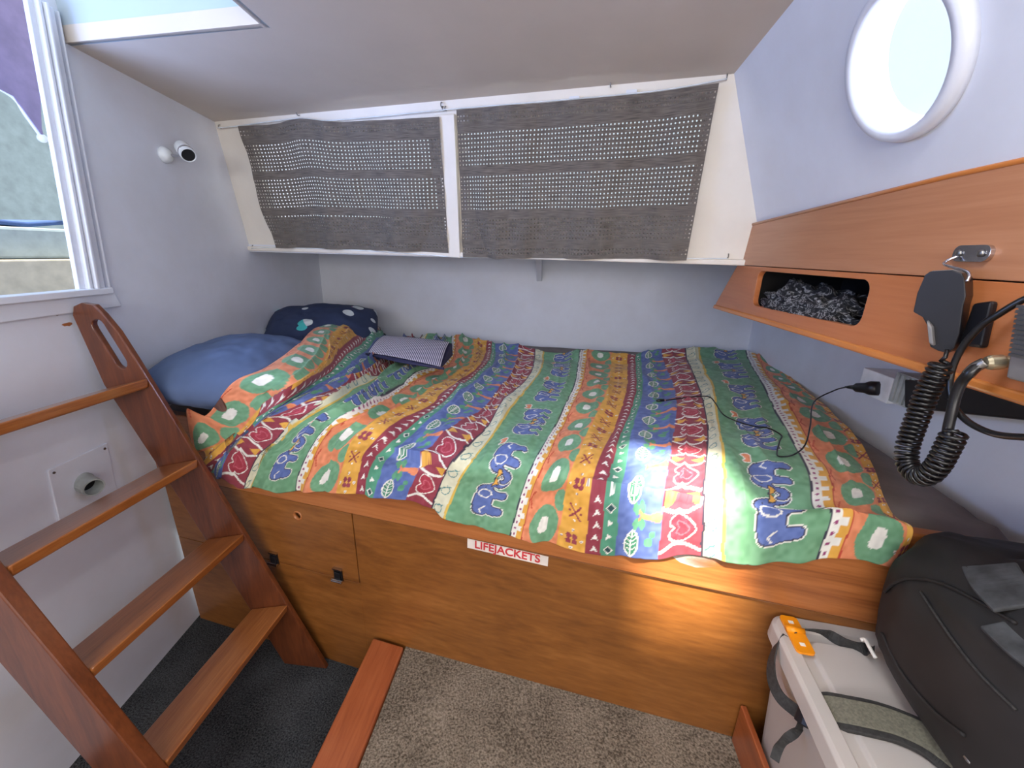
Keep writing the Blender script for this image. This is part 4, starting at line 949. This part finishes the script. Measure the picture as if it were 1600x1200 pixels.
for j in range(n):
    for i in range(n):
        f = b.faces.new((G[j][i][0], G[j][i+1][0], G[j+1][i+1][0], G[j+1][i][0]))
        for lp, q_ in zip(f.loops, (G[j][i], G[j][i+1], G[j+1][i+1], G[j+1][i])): lp[uvl].uv = (q_[1], q_[2])
o = obj('striped_flap', b, MT['stripe'], pouch, smooth=True); s_ = o.modifiers.new('s', 'SOLIDIFY'); s_.thickness = .003
z0_ = Vector((0, 0, -.012)); A2g = Vector((A2.x, A2.y, pz-.006)); A3g = Vector((A3.x, A3.y, pz-.006))
dn = Vector((0, 0, -.004))
b = B(); hexa(b, [A0+z0_, A1_+z0_, A2g+z0_+Vector((.012, 0, 0)), A3g+z0_], [A0+dn, A1_+dn, A2+Vector((.010, 0, -.004)), A3+dn]); obj('body', b, MT['navy'], pouch, bevel=.003)
b = B(); tube(b, [A0+Vector((-.004, -.006, -.006)), A0.lerp(A1_, .5)+Vector((0, -.010, -.008)), A1_+Vector((.012, -.008, -.005))], .004, 8); obj('zip_edge', b, MT['navy'], pouch, smooth=True)

# ================================================================== STORAGE BIN AND BACKPACK
ang = math.radians(-5.5); bo = Vector((.418, .630, 0)); bm_ = Matrix.Translation(bo)@Matrix.Rotation(ang, 4, 'Z')   # x right, y away from viewer (body lies at y<0)
BW, BD, BT, BZ = .30, .37, .492, PZ+.016
binr = thing('storage_bin', bm_@Vector((BW/2, -BD/2, BZ)), 'frosted clear plastic storage bin with lid and orange latches on the carpeted platform', 'storage bin')
def rr3(x0, y0, x1, y1, r, z, n=6): return [bm_@Vector((x, y, z)) for x, y in rrect(x0, y0, x1, y1, r, n)]
def loft(loops_, cap0=True, cap1=True):
    b = B(); R_ = [[b.verts.new(p) for p in l] for l in loops_]
    for a, c in zip(R_, R_[1:]):
        for k in range(len(a)): b.faces.new((a[k], a[(k+1) % len(a)], c[(k+1) % len(a)], c[k]))
    if cap0: b.faces.new(R_[0][::-1])
    if cap1: b.faces.new(R_[-1])
    return b
t = .004; i_ = .028
lo = []
for k, (z, ins) in enumerate(((BZ, i_), (BZ+.01, i_-.004), (BT-.07, .010), (BT-.065, .004), (BT-.030, .002))): lo.append(rr3(ins, -BD+ins, BW-ins, -ins, .03, z))
inn = []
for z, ins in ((BT-.030, .006), (BT-.065, .008), (BT-.07, .014), (BZ+.012, i_)): inn.append(rr3(ins, -BD+ins, BW-ins, -ins, .028, z))
obj('bin_body', loft(lo+inn), MT['bin'], binr, smooth=False, bevel=0)
lid = [rr3(-.004, -BD-.004, BW+.004, .004, .030, BT-.034), rr3(-.006, -BD-.006, BW+.006, .006, .032, BT-.030), rr3(-.004, -BD-.004, BW+.004, .004, .030, BT-.004), rr3(.002, -BD+.002, BW-.002, -.002, .026, BT),
       rr3(.020, -BD+.020, BW-.020, -.020, .022, BT), rr3(.024, -BD+.024, BW-.024, -.024, .020, BT-.008), rr3(.040, -BD+.040, BW-.040, -.040, .018, BT-.008), rr3(.044, -BD+.044, BW-.044, -.044, .016, BT-.003)]
obj('lid', loft(lid), MT['bin'], binr, bevel=.0015)
# things blurred inside: folded cloth
obj('inner_lining', blob(tuple(bm_@Vector((BW/2, -BD/2, .27))), (.10, .13, .10), amp=.15, ex_=.7), plain('pale_folded_cloth', (196, 176, 158), .9), binr, smooth=True)
for (x0, y0, x1, y1) in ((.012, -.078, .040, -.004),):
    b = B(); P_ = rrect(x0, y0, x1, y1, .006); plate(b, P_, [], .004, bm_, BT+.0005); latch = obj('orange_latch', b, MT['orange'], binr, bevel=.0012); latch['label'] = 'orange plastic latch'
    b = B(); tube(b, [bm_@Vector((x0, -.034, BT+.004)), bm_@Vector((x1, -.034, BT+.004))], .006, 12); obj('latch_hinge', b, MT['orange'], latch, smooth=True)
    for yy in (-.018, -.062):
        b = B(); box(b, (x0+.010, yy-.003, BT+.0045), (x0+.018, yy+.003, BT+.0053), bm_); obj('white_mark', b, MT['whitep'], latch)
# low wooden kerb beside the bin
b = B(); hexa(b, [(.395, -.2, PZ-.01), (.407, -.2, PZ-.01), (.425, .636, PZ-.01), (.413, .636, PZ-.01)], [(.395, -.2, PZ+.075), (.407, -.2, PZ+.075), (.425, .636, PZ+.105), (.413, .636, PZ+.105)])
tag(obj('wooden_kerb', b, MT['strip'], bevel=.003), 'thin upright red-brown wooden board between platform carpet and clear bin', 'board')
# backpack
bpk = thing('backpack', (.66, .42, BT), 'bulky black backpack lying on top of the clear storage bin', 'backpack')
def bag(c, r, rz, seed, amp=.05, ex_=.75, tilt=0, seg=80):
    b = B(); bmesh.ops.create_uvsphere(b, u_segments=seg, v_segments=seg//2, radius=1); R_ = Matrix.Translation(c)@Matrix.Rotation(rz, 4, 'Z')@Matrix.Rotation(tilt, 4, 'Y')
    for v in b.verts:
        d = v.co.normalized(); e_ = Vector([math.copysign(abs(k)**ex_, k) for k in d]); s = 1+amp*fbm((d.x*1.6+seed, d.y*1.6, d.z*1.6), 3)+.018*(1-abs(2*noise.noise(Vector((d.x*3.3+seed, d.y*3.3, d.z*2)))))
        p = Vector((e_.x*r[0]*s, e_.y*r[1]*s, e_.z*r[2]*s)); v.co = R_@p
        if v.co.z < BT+.002 and v.co.x < .75: v.co.z = BT+.002+.02*(v.co.z-BT)
    return b
bc = Vector((.652, .415, .612))
mainb = obj('main_compartment', bag(bc, (.142, .188, .135), math.radians(-6), 2, .06, .55), MT['bp'], bpk, smooth=True)
pock = obj('front_pocket', bag(bc+Vector((-.016, -.03, .045)), (.108, .145, .105), math.radians(-10), 8, .05, .62), MT['bp'], bpk, smooth=True)
obj('top_pad', bag(bc+Vector((.062, .045, .112)), (.062, .085, .048), math.radians(-12), 4, .05, .7), MT['bp2'], bpk, smooth=True)
from mathutils.bvhtree import BVHTree
def bvh_of(objs):
    vs, fs = [], []
    for o_ in objs:
        k_ = len(vs); vs += [v.co.copy() for v in o_.data.vertices]; fs += [[i+k_ for i in p.vertices] for p in o_.data.polygons]
    return BVHTree.FromPolygons(vs, fs)
bgt = bvh_of([mainb, pock])
def on_bag(p, lift=.002):
    r_ = Vector(ray(p)).normalized(); h_ = bgt.ray_cast(Vector((0, 0, H)), r_)
    return (h_[0]+h_[1]*lift) if h_[0] is not None else None
for nm, pix, rad_, mt in (('seam_piping', [(1385, 925), (1400, 912), (1425, 905), (1470, 912), (1530, 940), (1590, 975)], .0022, 'bp'), ('seam_piping', [(1372, 945), (1380, 990), (1410, 1050), (1460, 1110), (1510, 1150)], .0022, 'bp'),
        ('zip', [(1440, 925), (1480, 985), (1530, 1050), (1590, 1110)], .0016, 'web')):
    P_ = [q_ for q_ in (on_bag(p) for p in pix) if q_ is not None]
    if len(P_) > 2: b = B(); tube(b, smooth_path(P_, 6), rad_, 8); obj(nm, b, MT[mt], bpk, smooth=True)
P_ = [q_ for q_ in (on_bag(p, .003) for p in ((1352, 975), (1360, 945), (1385, 922), (1412, 916))) if q_ is not None]
if len(P_) > 2: b = B(); ribbon(b, smooth_path(P_, 5), .014, .003, Vector((.6, .5, .3))); obj('side_webbing', b, MT['bp2'], bpk)
for nm, pix, w_, mt in (('shoulder_pad', [(1545, 885), (1562, 915), (1598, 950)], .050, 'bp2'), ('shoulder_pad', [(1560, 975), (1598, 1010), (1640, 1040)], .035, 'bp2'), ('side_panel', [(1372, 915), (1365, 950), (1378, 1000), (1400, 1040)], .026, 'side')):
    P_ = [q_ for q_ in (on_bag(p, .001) for p in pix) if q_ is not None]
    if len(P_) > 2: b = B(); ribbon(b, smooth_path(P_, 6), w_, .006, Vector((.75, .2, .45)) if nm == 'shoulder_pad' else Vector((.5, -.3, .75))); obj(nm, b, MT[mt], bpk, bevel=.002)
# straps
def zz(p, z): return Zp(p, z)
st = smooth_path([zz((1366, 1016), .505), zz((1345, 1013), .496), zz((1315, 1003), .492), zz((1290, 990), .492), zz((1262, 984), .493), zz((1238, 986), .492), zz((1217, 1002), .480), zz((1206, 1030), .462), zz((1206, 1060), .448), zz((1218, 1088), .442), zz((1240, 1108), .445), zz((1266, 1126), .452)], 8)
wd = [Vector((.5, -.3, .4)) if i < len(st)*.5 else Vector((.35, .1, .9)) for i in range(len(st))]
b = B(); ribbon(b, st, .019, .0022, wd); obj('webbing_strap', b, MT['web'], bpk)
bk = obj('strap_buckle', (lambda bb: (ribbon(bb, smooth_path([zz((1246, 1114), .450), zz((1262, 1126), .456), zz((1282, 1132), .458)], 4), .020, .008, Vector((.3, .5, .6))), bb)[-1])(B()), MT['black'], bpk, bevel=.002)
tl = smooth_path([zz((1254, 1122), .449), zz((1248, 1140), .425), zz((1228, 1155), .41), zz((1216, 1170), .395), zz((1210, 1188), .385)], 6)
b = B(); ribbon(b, tl, .012, .002, Vector((.8, .1, .4))); obj('strap_tail', b, MT['web'], bpk)
pd_ = smooth_path([zz((1262, 1102), .462), zz((1285, 1108), .476), zz((1330, 1116), .493), zz((1390, 1130), .496), zz((1450, 1156), .500), zz((1500, 1188), .510), zz((1530, 1215), .525)], 8)
n_ = len(pd_); wv = [.034+.016*min(1, i/(n_*.2)) for i in range(n_)]
sd_ = Vector((.25, .95, .1)); b = B(); ribbon(b, pd_, wv, .007, sd_); sp_ = obj('shoulder_strap', b, MT['web'], bpk, bevel=.002)
pi_ = [p+Vector((0, 0, .0045)) for p in pd_[2:]]; b = B(); ribbon(b, pi_, [w*.70 for w in wv[2:]], .003, sd_); obj('strap_padding', b, MT['pad'], sp_, bevel=.001)
b = B(); tube(b, smooth_path([zz((1345, 1000), .510), zz((1352, 1000), .514), zz((1360, 1014), .514), zz((1368, 1028), .512)], 5), .0028, 8); obj('white_toggle', b, MT['whitep'], bpk, smooth=True)
b = B(); tube(b, smooth_path([zz((1506, 1168), .56), zz((1515, 1182), .56), zz((1522, 1190), .56), zz((1515, 1191), .56), zz((1508, 1182), .56)], 5), .002, 8); obj('zip_pull', b, MT['steel'], bpk, smooth=True)

# ================================================================== COCKPIT OUTSIDE THE COMPANIONWAY
cb = [Xp(p, -1.45) for p in ((120, 359), (120, 404), (120, 470))]
b = B(); box(b, (-1.75, -.4, cb[1].z), (-1.45, 1.3, cb[0].z)); tag(obj('cockpit_seat', b, MT['cockpit'], bevel=.008), 'white cockpit seat front seen through the companionway opening', 'seat')  # front of the cockpit seat, a plain white box
b = B(); box(b, (-1.49, -.4, .95), (-1.40, 1.25, Xp((60, 406), -1.40).z)); tag(obj('cockpit_step', b, MT['beige'], bevel=.004), 'beige board below the cockpit seat, seen just above the sill', 'board')
b = B(); nn_ = 40; G = []
z_ = cb[0].z
for j in range(5):
    G.append([b.verts.new((-1.47-j*.05, .30+(Xp((99, 350), -1.47).y-.30)*i/nn_, z_+.006+.012*abs(math.sin(i/nn_*7))+.012*max(0, i/nn_-.7)*3)) for i in range(nn_+1)])
for j in range(4):
    for i in range(nn_): b.faces.new((G[j][i], G[j][i+1], G[j+1][i+1], G[j+1][i]))
o = obj('blue_mat', b, MT['bluemat'], smooth=True); s_ = o.modifiers.new('s', 'SOLIDIFY'); s_.thickness = .012; tag(o, 'crumpled navy blue mat on the white cockpit seat outside', 'mat')
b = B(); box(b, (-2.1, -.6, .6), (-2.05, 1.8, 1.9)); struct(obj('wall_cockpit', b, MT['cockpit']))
b = B(); P_ = [Xp(p, -1.3) for p in ((-40, -40), (52, -40), (62, 200), (66, 216), (40, 180), (18, 150), (-40, 120))]; mY = frame((-1.3, 0, 0), (0, 1, 0), (0, 0, 1), (1, 0, 0)); plate(b, [(p.y, p.z) for p in P_], [], .006, mY)
can = thing('purple_canvas', P_[1], 'purple canvas flap hanging outside at the top of the companionway', 'canvas'); obj('canvas_panel', b, MT['purple'], can)
b = B(); tube(b, smooth_path([P_[6], P_[5], P_[4], P_[3]], 5), .004, 8); obj('rope_edge', b, MT['white'], can, smooth=True)
b = B(); bmesh.ops.create_uvsphere(b, u_segments=16, v_segments=10, radius=.010)
for v in b.verts: v.co = v.co+P_[3]
obj('toggle_knob', b, MT['white'], can, smooth=True)
# unseen plate added above the hatch to block the sun
b = B(); hexa(b, [(-1.6, -.8, 2.30), (-.55, -.8, 2.30), (-.55, .62, 2.30), (-1.6, .62, 2.30)], [(-1.6, -.8, 2.305), (-.55, -.8, 2.305), (-.55, .62, 2.305), (-1.6, .62, 2.305)])
struct(obj('ceiling_sun_blocker', b, MT['cockpit']))
settle()
